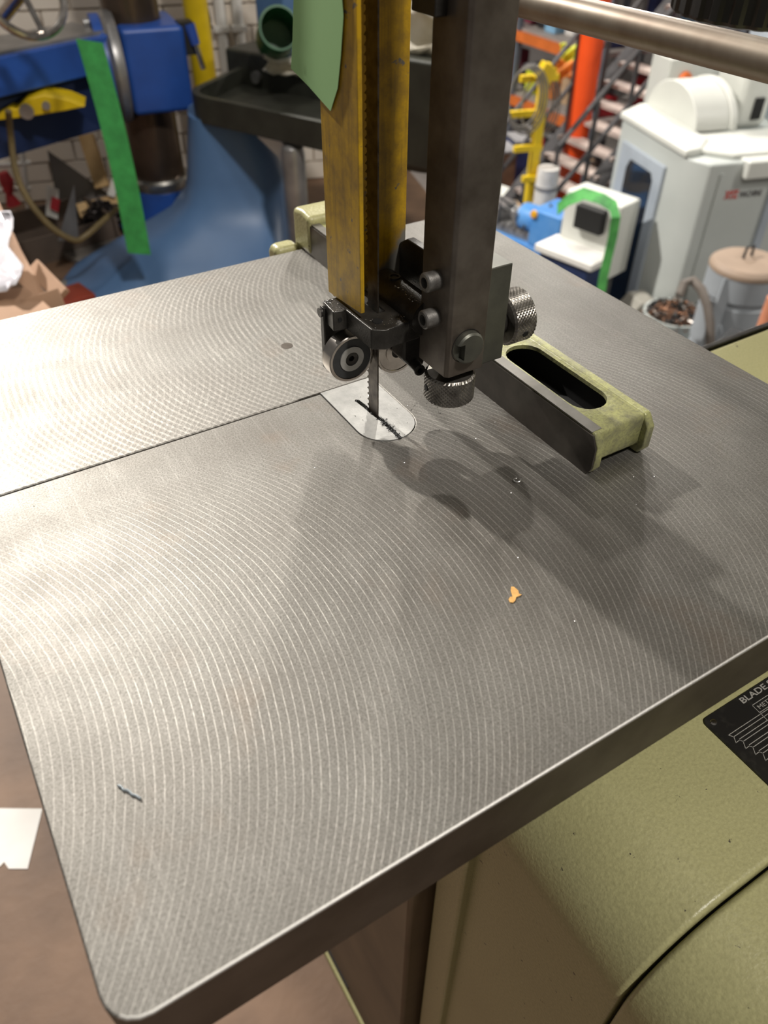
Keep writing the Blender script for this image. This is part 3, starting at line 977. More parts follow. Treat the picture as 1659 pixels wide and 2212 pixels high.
# ================================================================== blue radial drill
BLUE = M('royal_blue_enamel', (0.022, 0.095, 0.42), 0.38, col2=(0.015, 0.06, 0.27), scale=5, bmp=0.1, bscale=40)
DKBL = M('navy_recess_enamel', (0.012, 0.028, 0.10), 0.5, scale=5)
COLM = M('brown_column_steel', (0.12, 0.085, 0.06), 0.3, 0.6, col2=(0.055, 0.038, 0.03), scale=5)
GREYC = M('grey_cast_steel', (0.36, 0.35, 0.35), 0.35, 0.6, col2=(0.2, 0.2, 0.2), scale=12)
cc = (at(280, 330, 3.3) + at(392, 330, 3.3)) / 2
RD = thing('radial_drill', 'blue radial drill with a brown steel column by the brick wall', 'drill', (cc[0], cc[1], 0))
MB().cyl((cc[0], cc[1], 0.1), (cc[0], cc[1], 1.25), 0.098, n=40).build('column', COLM, RD)
MB().lathe([(0.098, 0.0), (0.116, 0.0), (0.120, 0.01), (0.120, 0.035), (0.112, 0.045), (0.098, 0.045)], (cc[0], cc[1], 0.165), (0, 0, 1), 40, closed=True).build('column_collar', M('bright_collar', (0.5, 0.48, 0.44), 0.25, 0.9, scale=20), RD)
MB().lathe([(0, 0), (0.19, 0), (0.19, 0.03), (0.135, 0.05), (0.122, 0.165), (0, 0.165)], (cc[0], cc[1], 0.0), (0, 0, 1), 36).build('base', BLUE, RD)
hz0, hz1 = at(340, 250, 3.12)[2], at(340, 38, 3.3)[2]
ha = BA + math.radians(8)
hux = np.array([math.cos(ha), math.sin(ha), 0])
huy = np.array([-math.sin(ha), math.cos(ha), 0])
hc = np.array([cc[0], cc[1], 0]) - huy * 0.02 + hux * 0.04
head = MB().obox((hc[0], hc[1], (hz0 + hz1) / 2), (0.215, 0.30, hz1 - hz0), ha).build('clamp_head', BLUE, RD, bevel=0.018, seg=3)
# bolted flange between head and arm
fcn = hc - hux * 0.112 - huy * 0.03 + np.array([0, 0, (hz0 + hz1) / 2])
MB().lathe([(0, 0), (0.17, 0), (0.175, 0.012), (0.175, 0.03), (0.16, 0.045), (0, 0.045)], fcn, -hux, 40).build('flange_rim', GREYC, RD)
MB().lathe([(0, 0), (0.165, 0), (0.165, 0.03), (0, 0.03)], fcn - hux * 0.045, -hux, 40).build('arm_flange', BLUE, RD)
for k in range(6):
    aa = k * math.pi / 3 + 0.5
    bp_ = fcn - hux * 0.075 - huy * 0.14 * math.cos(aa) + np.array([0, 0, 0.14 * math.sin(aa)])
    MB().cyl(bp_, bp_ - hux * 0.02, 0.014, n=12).build('bolt', GREYC, RD)
# arm towards the left
a0 = fcn - hux * 0.07
_pa, _pb = wz(205, 30, hz1), wz(0, 68, hz1)
a1 = np.array([*(a0[:2] + (_pb - _pa)[:2] * 1.9), a0[2]])
adir = (a1 - a0) / np.linalg.norm(a1 - a0)
aang = math.atan2(adir[1], adir[0])
am = (a0 + a1) / 2
al = np.linalg.norm(a1 - a0)
MB().obox((am[0], am[1], hz1 - 0.065), (al, 0.24, 0.105), aang).build('arm_rail', BLUE, RD, bevel=0.006)
MB().obox((am[0], am[1] + 0.02, hz1 - 0.205), (al, 0.17, 0.19), aang).build('arm_web', DKBL, RD)
MB().obox((am[0], am[1], hz1 - 0.009), (al * 0.98, 0.20, 0.012), aang).build('slideway', GREYC, RD)
# hand wheel
wc = at(48, -18, 2.58)
wn = Vector((0.25, -0.9, 0.45)).normalized()
wa = wn.orthogonal().normalized()
wb = wn.cross(wa)
ring = [Vector(wc) + (wa * math.cos(t_) + wb * math.sin(t_)) * 0.105 for t_ in [2 * math.pi * i / 40 for i in range(41)]]
hw = MB().tube(ring, 0.011, 10)
for k in range(3):
    t_ = k * 2 * math.pi / 3 + 0.9
    hw.tube([Vector(wc), Vector(wc) + (wa * math.cos(t_) + wb * math.sin(t_)) * 0.105], 0.008, 8)
hw.cyl(Vector(wc) + wn * 0.015, Vector(wc) - wn * 0.16, 0.018, n=16)
hw.build('hand_wheel', CHROME, RD)
# clamping lever with its blue grip
lp = at(408, 52, 3.18)
lq = at(440, 150, 3.16)
mid = lp + (lq - lp) * 0.45
MB().tube([lp, mid], [0.02, 0.016], 12).build('lever_grip', M('lever_blue', (0.03, 0.09, 0.42), 0.3, scale=20), RD)
MB().tube([mid, lq], 0.009, 10).build('lever', CHROME, RD)
MB().obox(tuple(at(402, 80, 3.2)), (0.05, 0.06, 0.10), ha).build('lever_boss', M('black_iron', (0.02, 0.02, 0.02), 0.5), RD)

# green lifting strap hanging from the drill arm
STR = M('green_webbing', (0.045, 0.36, 0.08), 0.7, col2=(0.03, 0.25, 0.055), scale=30, bmp=0.5, bscale=220, bdist=0.004)
sg = []
for k in range(15):
    f_ = k / 14
    c0 = at(193 + (300 - 193) * f_ + 8 * math.sin(f_ * 3), 88 + (548 - 88) * f_, 2.66 - 0.12 * f_)
    wv = RGT * 0.034 + _f * 0.010
    sg.append([tuple(c0 - wv * (1 - 2 * j / 3)) for j in range(4)])
solo(MB().sheet(sg, 0.003).build('lifting_strap', STR), 'green webbing strap hanging down beside the blue drill', 'strap')

# yellow upright post and cable beyond the drill
YB = M('safety_yellow_paint', (0.80, 0.56, 0.005), 0.45, col2=(0.62, 0.42, 0.005), scale=9)
yp0, yp1 = at(452, 240, 3.42), at(402, -60, 3.42)
yp0 = np.array([yp0[0], yp0[1], 0.0])
yp1 = np.array([yp0[0], yp0[1], 1.0])
YP = thing('yellow_bollard', 'yellow steel post with a brown band standing behind the blue drill', 'post', (yp0[0], yp0[1], 0))
MB().cyl(yp0, yp1, 0.045, n=24).build('tube', YB, YP)
MB().lathe([(0.046, 0), (0.048, 0), (0.048, 0.06), (0.046, 0.06)], (yp0[0], yp0[1], 0.42), (0, 0, 1), 24, closed=True).build('band', M('brown_band', (0.35, 0.09, 0.03), 0.5), YP)
cb = [at(440, 0, 3.5), at(450, 40, 3.5), at(453, 90, 3.5), at(447, 140, 3.5), at(432, 190, 3.5), at(425, 300, 3.5)]
solo(MB().tube(cb, 0.011, 8).build('power_cable', M('black_rubber', (0.012, 0.012, 0.012), 0.5)), 'black cable looping down beside the yellow post', 'cable')

# yellow machine guard under the drill arm
yg = [(-20, 262), (0, 245), (22, 232), (35, 236), (58, 214), (95, 205), (150, 216), (185, 231), (140, 240), (80, 250), (20, 258)]
yb = MB()
yb.loft([[tuple(at(x, y, 2.9)) for x, y in yg], [tuple(at(x, y, 2.9) + UY * 0.12) for x, y in yg]])
YG = thing('yellow_guard', 'curved yellow sheet guard with grey bolts below the blue drill arm', 'guard', tuple(at(90, 250, 2.9)))
yb.v = yb.v
yb.build('shell', YB, YG, bevel=0.004)
for x, y, r_ in ((58, 240, 0.022), (100, 227, 0.012)):
    q = at(x, y, 2.895)
    MB().cyl(q, q - UY * 0.012, r_, n=16).build('bolt', GREYC, YG)
hg = [at(18, 240, 2.80), at(24, 300, 2.83), at(34, 370, 2.8), at(60, 430, 2.76), at(110, 490, 2.7), at(160, 519, 2.66), at(185, 510, 2.66), at(220, 480, 2.7), at(255, 452, 2.75)]
P_ = []
for i in range(len(hg) - 1):
    for k in range(5):
        t_ = k / 5
        h0, h1, h2, h3 = hg[max(i - 1, 0)], hg[i], hg[i + 1], hg[min(i + 2, len(hg) - 1)]
        P_.append(0.5 * ((2 * h1) + (-h0 + h2) * t_ + (2 * h0 - 5 * h1 + 4 * h2 - h3) * t_ ** 2 + (-h0 + 3 * h1 - 3 * h2 + h3) * t_ ** 3))
P_.append(hg[-1])
solo(MB().tube(P_, 0.010, 10).build('rubber_hose', M('olive_hose', (0.16, 0.115, 0.045), 0.5, col2=(0.11, 0.08, 0.03), scale=20)), 'thin brown hose drooping in a loop below the drill arm', 'hose')

# white wire rack with red handles, far left
WR = thing('wire_rack', 'white wire rack with red clamps leaning on the wall at far left', 'rack', (at(45, 445, 3.5)[0], at(45, 445, 3.5)[1], 0))
wm = WHT
def rp(x, y, r=3.5):
    return tuple(at(x, y, r))
MB().tube([rp(-25, 460), rp(-45, 200)], 0.011, 8).build('upright', wm, WR)
MB().tube([rp(62, 450), rp(35, 230)], 0.011, 8).build('upright', wm, WR)
for yl in (300, 355, 410, 462):
    MB().tube([rp(-40, yl + 6), rp(66, yl - 4)], 0.010, 8).build('rung', wm, WR)
RED = M('red_plastic', (0.55, 0.03, 0.04), 0.4, col2=(0.35, 0.02, 0.03), scale=20)
MB().tube([rp(6, 372, 3.47), rp(14, 390, 3.47), rp(20, 420, 3.47), rp(30, 442, 3.47)], [0.018, 0.028, 0.014, 0.03], 12).build('clamp_handle', RED, WR)
# cardboard-brown plates and offcuts by the wall
PLT = M('dark_sheet_steel', (0.115, 0.10, 0.095), 0.45, 0.4, col2=(0.075, 0.065, 0.06), scale=6)
pa = [at(102, 325, 3.5), at(252, 432, 3.45), at(130, 470, 3.42)]
pm = MB()
pm.loft([[tuple(p_) for p_ in pa], [tuple(p_ + UY * 0.006) for p_ in pa]])
solo(pm.build('steel_offcut', PLT), 'dark triangular steel offcut propped against the brick wall', 'steel offcut')
WOOD = M('pale_pine', (0.62, 0.42, 0.20), 0.65, col2=(0.48, 0.30, 0.13), scale=14)
def bar(pa_, pb_, w, t_, name, mat, par=None):
    pa_, pb_ = Vector(pa_), Vector(pb_)
    d_ = (pb_ - pa_).normalized()
    s1 = d_.cross(Vector(_f)).normalized() * w / 2
    s2 = d_.cross(s1).normalized() * t_ / 2
    m_ = MB()
    m_.loft([[pa_ + s1 + s2, pa_ - s1 + s2, pa_ - s1 - s2, pa_ + s1 - s2], [pb_ + s1 + s2, pb_ - s1 + s2, pb_ - s1 - s2, pb_ + s1 - s2]])
    return m_.build(name, mat, par, bevel=0.002)
solo(bar(at(186, 292, 3.5), at(222, 405, 3.42), 0.055, 0.04, 'wood_batten', WOOD), 'pale wooden batten leaning behind the green strap', 'batten')
solo(bar(at(172, 462, 3.42), at(262, 440, 3.42), 0.06, 0.06, 'wood_block', WOOD), 'pale wooden block lying below the steel offcut', 'block')
TAG = thing('inspection_tag', 'small white tag with a red band beside the brown hose', 'tag', tuple(at(118, 470, 3.3)))
bar(at(114, 405, 3.3), at(112, 470, 3.3), 0.05, 0.004, 'card', WHT, TAG)
bar(at(121, 428, 3.28), at(117, 455, 3.28), 0.035, 0.006, 'band', RED, TAG)
bar(at(255, 370, 3.45), at(240, 425, 3.4), 0.03, 0.012, 'handle', WHT, thing('scraper', 'white handled scraper leaning behind the green strap', 'scraper', tuple(at(240, 425, 3.4))))
# rusty steel bin and the plates lying around the drill base
RST = M('rusty_sheet', (0.16, 0.12, 0.095), 0.55, 0.3, col2=(0.07, 0.055, 0.045), scale=5)
SB = thing('steel_bin', 'rusty brown steel bin standing below the brown hose', 'bin', (wz(150, 560, 0)[0], wz(150, 560, 0)[1], 0))
bn = wz(150, 560, 0.0)
sbx = MB().obox((bn[0], bn[1] + 0.02, 0.05), (0.40, 0.012, 0.10), 0.15)
sbx.build('front_panel', RST, SB)
MB().obox((bn[0] - 0.2, bn[1] + 0.16, 0.05), (0.012, 0.3, 0.10), 0.15).build('side_panel', RST, SB)
MB().obox((bn[0] + 0.19, bn[1] + 0.20, 0.05), (0.012, 0.3, 0.10), 0.15).build('side_panel', RST, SB)
MB().obox((bn[0] - 0.02, bn[1] + 0.32, 0.05), (0.40, 0.012, 0.10), 0.15).build('back_panel', RST, SB)
MB().obox((bn[0], bn[1] + 0.17, 0.01), (0.39, 0.3, 0.02), 0.15).build('bottom', RST, SB)
pa = [at(160, 400, 3.0), at(125, 520, 2.9), at(170, 520, 2.95)]
pm = MB()
pm.loft([[tuple(p_) for p_ in pa], [tuple(p_ + UY * 0.006) for p_ in pa]])
solo(pm.build('steel_shard', M('grey_shard', (0.25, 0.23, 0.21), 0.4, 0.5, scale=8)), 'pointed grey steel shard sticking up from the rusty bin', 'steel offcut')
GPL = M('grey_plate', (0.30, 0.275, 0.25), 0.5, 0.3, col2=(0.17, 0.15, 0.135), scale=6)
for (x, y, sx, sy, ang, lab) in ((205, 545, 0.22, 0.14, 0.3, 'grey steel plate on the deck under the green strap'), (120, 640, 0.30, 0.12, 0.05, 'long grey steel plate on the deck nearest the blue foot')):
    q = wz(x, y, 0.0)
    solo(MB().obox((q[0], q[1], 0.012), (sx, sy, 0.022), ang).build('steel_plate', GPL, bevel=0.002), lab, 'plate')
hp = thing('swarf_heap', 'heap of dark swarf beside the drill base', 'swarf', (wz(228, 500, 0)[0], wz(228, 500, 0)[1], 0))
q = wz(228, 500, 0)
hm = MB()
for i in range(150):
    a_, rr = RND.uniform(0, 6.28), RND.random() ** 0.7
    c_ = Vector((q[0] + 0.10 * rr * math.cos(a_), q[1] + 0.06 * rr * math.sin(a_), 0.01 + 0.09 * (1 - rr) + RND.uniform(0, 0.03)))
    d_ = Vector((RND.gauss(0, 1), RND.gauss(0, 1), RND.gauss(0, 0.5))).normalized() * 0.035
    hm.tube([c_ - d_, c_ + d_ * 0.2 + Vector((0, 0, 0.01)), c_ + d_], 0.004, 5)
o = hm.build('curled_chips', M('swarf_dark', (0.07, 0.06, 0.06), 0.4, 0.7), hp)
o['kind'] = 'stuff'
rq = wz(150, 672, 0)
solo(MB().obox((rq[0], rq[1], 0.03), (0.16, 0.12, 0.06), 0.2).build('red_case', M('brick_red_paint', (0.34, 0.05, 0.025), 0.5, scale=10), bevel=0.004), 'low brick red case on the deck behind the table edge', 'case')

# cardboard box with clear plastic wrap, left edge
CARD = M('brown_cardboard', (0.40, 0.245, 0.155), 0.8, col2=(0.34, 0.205, 0.125), scale=7)
BX = thing('cardboard_box', 'open cardboard box with clear plastic wrap at the left edge', 'box', (at(20, 640, 1.5)[0], at(20, 640, 1.5)[1], 0))
def bq(x, y, r):
    return tuple(at(x, y, r))
# tall side seen from above: one long panel leaning back, a floor panel and a far flap
pm = MB().sheet([[bq(-30, 380, 2.10), bq(0, 440, 2.02), bq(45, 545, 1.85), bq(85, 618, 1.72)], [bq(-40, 520, 1.95), bq(30, 600, 1.80), bq(85, 650, 1.68), bq(128, 668, 1.62)]], 0.006)
pm.build('side_panel', CARD, BX)
bar(bq(72, 575, 1.80), bq(135, 640, 1.66), 0.035, 0.012, 'flap', CARD, BX)
bar(bq(55, 672, 1.62), bq(135, 645, 1.62), 0.045, 0.012, 'flap', CARD, BX)
MB().sheet([[bq(-60, 640, 1.72), bq(60, 625, 1.72)], [bq(-60, 720, 1.5), bq(130, 690, 1.52)]], 0.006).build('bottom_panel', CARD, BX)
q0, q1 = at(-60, 690, 1.50), at(60, 660, 1.62)
MB().prism([(q0[0], q0[1]), (q1[0], q1[1]), (q1[0] - 0.05, q1[1] + 0.25), (q0[0] - 0.1, q0[1] + 0.25)], 0.0, min(q0[2], q1[2]) - 0.005).build('carton_stack', CARD, BX)
PLAS = M('clear_film', (0.82, 0.80, 0.84), 0.15, col2=(0.6, 0.58, 0.64), scale=16, bmp=0.35, bscale=45, bdist=0.01, spec=0.6)
g_ = []
for i in range(9):
    rw = []
    for j in range(8):
        p_ = at(-95 + 118 * j / 7 + 26 * i / 8 + (12 * math.sin(i * 1.3) if j == 7 else 0), 500 + 160 * i / 8 - 6 * j, 1.93 - 0.26 * i / 8 - 0.05 * j / 7)
        p_ = p_ - _f * (0.02 * RND.random())
        rw.append(tuple(p_))
    g_.append(rw)
solo(MB().sheet(g_, 0.002).build('plastic_wrap', PLAS, ang=180), 'crumpled shiny plastic wrap lying in the cardboard box', 'plastic wrap')

# ================================================================== tool grinder with the blue foot and dark tray
GB = M('steel_blue_paint', (0.095, 0.19, 0.37), 0.42, col2=(0.075, 0.155, 0.31), scale=4)
gc = (at(400, 350, 2.98) + at(612, 350, 2.98)) / 2
GR = thing('tool_grinder', 'tool grinder with a flared blue pedestal and dark green drip tray behind the table', 'grinder', (gc[0], gc[1], 0))
def sring(cx_, cy_, hx_, hy_, z_, p_=3.2, n=40, ang=-0.35):
    out = []
    for i in range(n):
        t_ = 2 * math.pi * i / n
        c_, s_ = math.cos(t_), math.sin(t_)
        x_ = hx_ * math.copysign(abs(c_) ** (2 / p_), c_)
        y_ = hy_ * math.copysign(abs(s_) ** (2 / p_), s_)
        out.append((cx_ + x_ * math.cos(ang) - y_ * math.sin(ang), cy_ + x_ * math.sin(ang) + y_ * math.cos(ang), z_))
    return out
X_, Y_ = gc[0], gc[1]
rings = [sring(X_ - 0.30, Y_ - 0.10, 0.42, 0.26, 0.0), sring(X_ - 0.28, Y_ - 0.09, 0.40, 0.245, 0.03), sring(X_ - 0.17, Y_ - 0.05, 0.30, 0.21, 0.10), sring(X_ - 0.06, Y_ - 0.02, 0.215, 0.18, 0.17), sring(X_ - 0.01, Y_, 0.180, 0.165, 0.24), sring(X_, Y_, 0.172, 0.16, 0.31), sring(X_ - 0.005, Y_, 0.158, 0.15, 0.37), sring(X_ - 0.022, Y_, 0.125, 0.13, 0.46), sring(X_ - 0.030, Y_, 0.110, 0.12, 0.51)]
MB().loft(rings).build('pedestal', GB, GR, ang=60)
DG = M('dark_green_cast_paint', (0.045, 0.047, 0.036), 0.45, 0.1, col2=(0.028, 0.028, 0.022), scale=14, bmp=0.2, bscale=60, bdist=0.002)
tz = 0.585
Lp, Np, Fp = wz(424, 200, tz), wz(960, 318, tz), wz(600, 104, tz)
Np2 = Np + (Fp - Lp) * 0.80
out = []
def rnd(c_, d0, d1, r_, n=7):
    """fillet at corner c_ between directions d0 and d1"""
    a_, b_ = c_[:2] + d0[:2] * r_, c_[:2] + d1[:2] * r_
    return [tuple((1 - k / n) ** 2 * a_ + 2 * (k / n) * (1 - k / n) * c_[:2] + (k / n) ** 2 * b_) for k in range(n + 1)]
def un(v):
    return v / np.linalg.norm(v)
corners = [Lp - un(Fp - Lp) * 0.03 - un(Np - Lp) * 0.05, Np, Np2, Fp + un(Fp - Lp) * 0.02]
for i, c_ in enumerate(corners):
    out += rnd(c_, un(corners[i - 1] - c_), un(corners[(i + 1) % 4] - c_), 0.11)
cen = np.mean(np.array(out), axis=0)
inn = [tuple(cen + (np.array(p_) - cen) * (1 - 0.026 / np.linalg.norm(np.array(p_) - cen))) for p_ in out]
n_ = len(out)
tm = MB()
tm.loft([[(x, y, tz - 0.085) for x, y in out], [(x, y, tz) for x, y in out], [(x, y, tz) for x, y in inn], [(x, y, tz - 0.055) for x, y in inn]])
tray = tm.build('drip_tray', DG, GR, bevel=0.004, ang=40)
bw = wz(520, 172, tz)
bc = (wz(600, 215, tz - 0.05) + (Fp - Lp) * 0.34)
ta = math.atan2((Np - Lp)[1], (Np - Lp)[0])
wh = MB().obox((bc[0], bc[1], tz - 0.01), (0.50, 0.26, 0.13), ta).build('work_head', DG, GR, bevel=0.012, seg=3)
bq_ = at(601, 208, np.hypot(*wz(601, 208, tz - 0.02)[:2]))
bo_ = Vector((bc[0], bc[1], tz - 0.02)) - Vector((math.cos(ta + math.pi / 2), math.sin(ta + math.pi / 2), 0)) * 0.13 * (1 if True else -1)
sd = Vector((math.cos(ta - math.pi / 2), math.sin(ta - math.pi / 2), 0))
sd = sd if sd.dot(Vector((0, -1, 0))) > 0 else -sd
bo_ = Vector((bc[0], bc[1], tz - 0.02)) + sd * 0.128 - Vector((math.cos(ta), math.sin(ta), 0)) * (0.10 if math.cos(ta) > 0 else -0.10)
MB().cyl(bo_, bo_ + sd * 0.016, 0.020, n=18).build('pivot_bolt', GREYC, GR)
uc = at(612, 100, np.hypot(*bc[:2]) + 0.05)
MB().obox((uc[0], uc[1], tz + 0.25), (0.13, 0.12, 0.42), ta).build('spindle_column', GB, GR, bevel=0.008)
# pipes hanging under the tray
pA, pB = at(632, 318, 2.62), at(629, 450, 2.62)
MB().lathe([(0, 0.012), (0.022, 0.010), (0.034, 0.0), (0.038, -0.02), (0.038, -0.36), (0, -0.36)], (pA[0], pA[1], pA[2]), (0, 0, 1), 20).build('coolant_pipe', GREYC, GR)
q = at(602, 306, 2.70)
MB().obox((q[0], q[1], q[2]), (0.16, 0.05, 0.05), ta, Matrix.Rotation(0.5, 3, 'Y')).build('splash_flap', WHT, GR)
cpos = at(668, 420, 2.15)
solo(MB().obox((cpos[0], cpos[1], 0.15), (0.18, 0.14, 0.30), ta).build('cardboard_carton', CARD, bevel=0.003), 'closed cardboard carton standing under the grinder tray', 'carton')
# green can lying on the grinder, mouth towards the saw
gcn = at(603, 60, np.hypot(*bc[:2]) - 0.27)
gx_ = Vector((-0.28, -0.86, 0.36)).normalized()
can = MB().lathe([(0.058, 0.0), (0.064, 0.0), (0.066, -0.006), (0.064, -0.17), (0.0, -0.17), (0.0, -0.165), (0.056, -0.16)], gcn, gx_, 32, closed=True).build('green_can', M('green_can_paint', (0.012, 0.14, 0.045), 0.35, scale=8))
solo(can, 'dark green open can lying on its side on the grinder', 'can')
MB().lathe([(0, -0.150), (0.0555, -0.150), (0.0555, -0.148), (0, -0.148)], gcn, gx_, 24).build('can_bottom', BLACK, can).matrix_parent_inverse = can.matrix_world.inverted()
RAG = M('white_rag_cloth', (0.74, 0.70, 0.62), 0.85, col2=(0.55, 0.50, 0.38), scale=12, bmp=0.5, bscale=40, bdist=0.01)
def rag(name, pts_, r_, lab):
    g = []
    for k in range(len(pts_)):
        row = []
        for j in range(9):
            t_ = math.pi * 1.6 * j / 8
            p_ = Vector(pts_[k]) + Vector(UPV) * r_ * math.sin(t_) * (1 + 0.25 * math.sin(k * 2.1)) + Vector(RGT) * 0.01 * math.sin(3 * t_ + k) - Vector(_f) * r_ * math.cos(t_)
            row.append(tuple(p_))
        g.append(row)
    return solo(MB().sheet(g, 0.004).build(name, RAG, ang=180), lab, 'rag')
rr_ = np.hypot(*bc[:2]) - 0.17
rag('cloth_rag', [at(572 + 13 * k, 135 + (3 * k if k < 5 else 15) + 4 * math.sin(k), rr_) for k in range(10)], 0.022, 'folded white rag lying below the green can on the grinder')
bp2 = at(908, 112, 2.36)
MB().obox((bp2[0], bp2[1], (tz - 0.056 + bp2[2]) / 2), (0.22, 0.16, bp2[2] - tz + 0.056), ta).build('indexing_head', DG, GR, bevel=0.01, seg=3)
ax2 = np.array([math.cos(ta), math.sin(ta), 0])
rag('cloth_rag', [bp2 + ax2 * (-0.10 + 0.025 * k) + np.array([0, 0, 0.052 + 0.012 * math.sin(k * 1.9)]) for k in range(9)], 0.06, 'crumpled white rag seen between the yellow guard and the steel post')
# ================================================================== hall floor to the right, one storey down
CREAM = M('cream_machine_paint', (0.63, 0.64, 0.595), 0.42, col2=(0.58, 0.59, 0.55), scale=2)
PGREY = M('pale_grey_machine_paint', (0.50, 0.53, 0.51), 0.45, col2=(0.46, 0.49, 0.47), scale=2)
LBLU = M('light_blue_grey_panel', (0.42, 0.47, 0.53), 0.45, scale=2)
GLASS = M('dark_door_glass', (0.02, 0.02, 0.022), 0.08)
CB = wz(1499, 332, -0.5)
CN = thing('machining_centre', 'cream and pale grey machining centre with a domed top and dark door window', 'machine tool', (CB[0], CB[1], LOWZ), rz=BA)
h = lambda z: z - LOWZ
body = MB().prism([(0, 0.05), (0.10, -0.10), (2.1, -0.10), (2.1, 1.25), (0.25, 1.25), (0, 1.05)], 0, h(-0.55)).build('enclosure', PGREY, CN, bevel=0.02, seg=3)
MB().prism([(-0.02, 0.06), (0.12, 0.10), (0.30, 0.30), (0.30, 1.24), (0.26, 1.27), (-0.02, 1.07)], h(-0.55), h(-0.50)).build('roof_rim', CREAM, CN, bevel=0.015, seg=3)
MB().prism([(0.10, 0.14), (0.30, -0.04), (2.1, -0.04), (2.1, 0.46), (0.24, 0.46)], h(-0.55), h(-0.515)).build('roof_rim', CREAM, CN, bevel=0.012, seg=3)
MB().prism([(0.36, -0.16), (1.2, -0.16), (1.2, 0.02), (0.36, 0.02)], h(-0.66), h(-0.535)).build('door_hood', CREAM, CN, bevel=0.015, seg=3)
MB().box(0.19, 0.22, -0.112, -0.09, h(-2.5), h(-0.62)).build('door_post', PGREY, CN)
MB().box(0.64, 0.70, -0.125, -0.09, h(-2.5), h(-0.68)).build('door_post', LBLU, CN)
# window in the side that faces the stairs
wf = MB().prism([(0.28, h(-2.2)), (0.95, h(-2.2)), (0.95, h(-0.68)), (0.28, h(-0.68))], -0.025, 0.01, 'x').build('window_frame', LBLU, CN, bevel=0.01)
gl = [(0.40, h(-2.0)), (0.74, h(-2.0)), (0.80, h(-1.9)), (0.80, h(-0.84)), (0.76, h(-0.77)), (0.44, h(-0.77)), (0.40, h(-0.82))]
MB().prism(gl, -0.032, -0.02, 'x').build('window_pane', GLASS, wf)
# half-round cover on the roof
dome = [(0.85 + 0.375 * math.cos(math.radians(a)), h(-0.515) + 0.27 * math.sin(math.radians(a))) for a in range(0, 181, 9)]
MB().prism(dome, 0.29, 0.58, 'x').build('roof_dome', CREAM, CN, bevel=0.012, seg=3)
MB().prism([(0.85 + (y - 0.85) * 1.04, h(-0.515) + (z - h(-0.515)) * 1.05) for y, z in dome], 0.58, 0.64, 'x').build('dome_band', CREAM, CN, bevel=0.012, seg=3)
tow = MB().box(0.70, 0.98, 0.58, 0.98, h(-0.55), h(-0.14)).build('motor_tower', CREAM, CN, bevel=0.06, seg=4)
MB().box(0.695, 0.715, 0.86, 0.93, h(-0.50), h(-0.38)).build('tower_vent', BLACK, tow)
MB().box(0.82, 0.90, 0.565, 0.60, h(-0.48), h(-0.33)).build('tower_vent', BLACK, tow)
MB().box(1.14, 1.20, 0.3, 1.3, h(-0.55), h(0.02)).build('rear_panel', LBLU, CN)
MB().box(1.02, 1.6, 0.40, 0.62, h(-0.52), h(-0.44)).build('control_box', CREAM, CN, bevel=0.01)
lt = M('logo_red', (0.60, 0.06, 0.05), 0.5)
ld = M('logo_grey', (0.10, 0.09, 0.09), 0.5)
text_mesh('XYZ', 0.075, (0.275, -0.1275 + 0.025, h(-0.80)), lt, 'maker_lettering', body, rot=(math.pi / 2, 0, 0), ext=0.002, width=0.11, bold=0.003)
text_mesh('MACHINE', 0.062, (0.395, -0.1275 + 0.025, h(-0.80)), ld, 'maker_lettering', body, rot=(math.pi / 2, 0, 0), ext=0.002, width=0.18)

q = wz(1368, 600, -1.55)
CT = thing('coolant_tank', 'low grey coolant tank in front of the machining centre window', 'tank', (q[0], q[1], LOWZ), rz=BA)
MB().prism([(-0.30, 0), (0.02, 0), (0.02, 1.02), (-0.12, 1.02), (-0.30, 0.80)], -0.38, -0.16, 'y').build('shell', M('putty_grey_paint', (0.36, 0.345, 0.30), 0.5, scale=4), CT, bevel=0.01)
MB().box(-0.31, -0.28, -0.39, -0.15, 0.70, 0.80).build('lip', M('olive_grey_paint', (0.20, 0.19, 0.13), 0.5, scale=4), CT)
# cabinet with fittings behind the dome
cbp = at(1520, 168, 7.8)
CF = thing('control_cabinet', 'white electrical cabinet with an orange knob behind the machining centre dome', 'cabinet', (cbp[0], cbp[1], LOWZ), rz=BA)
MB().box(-0.34, 0.36, 0, 0.3, 0, h(cbp[2] + 0.15)).build('body', CREAM, CN if False else CF, bevel=0.01)
MB().box(0.40, 1.3, 0.05, 0.3, 0, h(cbp[2] + 0.20)).build('side_panel', LBLU, CF, bevel=0.01)
zt = h(cbp[2])
MB().lathe([(0, 0.05), (0.05, 0.04), (0.06, 0.0), (0, 0)], (-0.18, 0.0, zt + 0.0), (0, -1, 0), 16).build('knob', M('orange_plastic', (0.75, 0.16, 0.03), 0.4), CF)
MB().lathe([(0, 0.03), (0.04, 0.03), (0.05, 0.0), (0, 0)], (0.05, 0.0, zt - 0.03), (0, -1, 0), 16).build('valve', M('brass', (0.35, 0.2, 0.06), 0.35, 0.7), CF)
MB().tube([(-0.2, -0.03, zt - 0.06), (-0.02, -0.05, zt - 0.10), (0.12, -0.03, zt - 0.04), (0.28, -0.02, zt + 0.08)], 0.014, 8).build('cable', SEAL, CF)

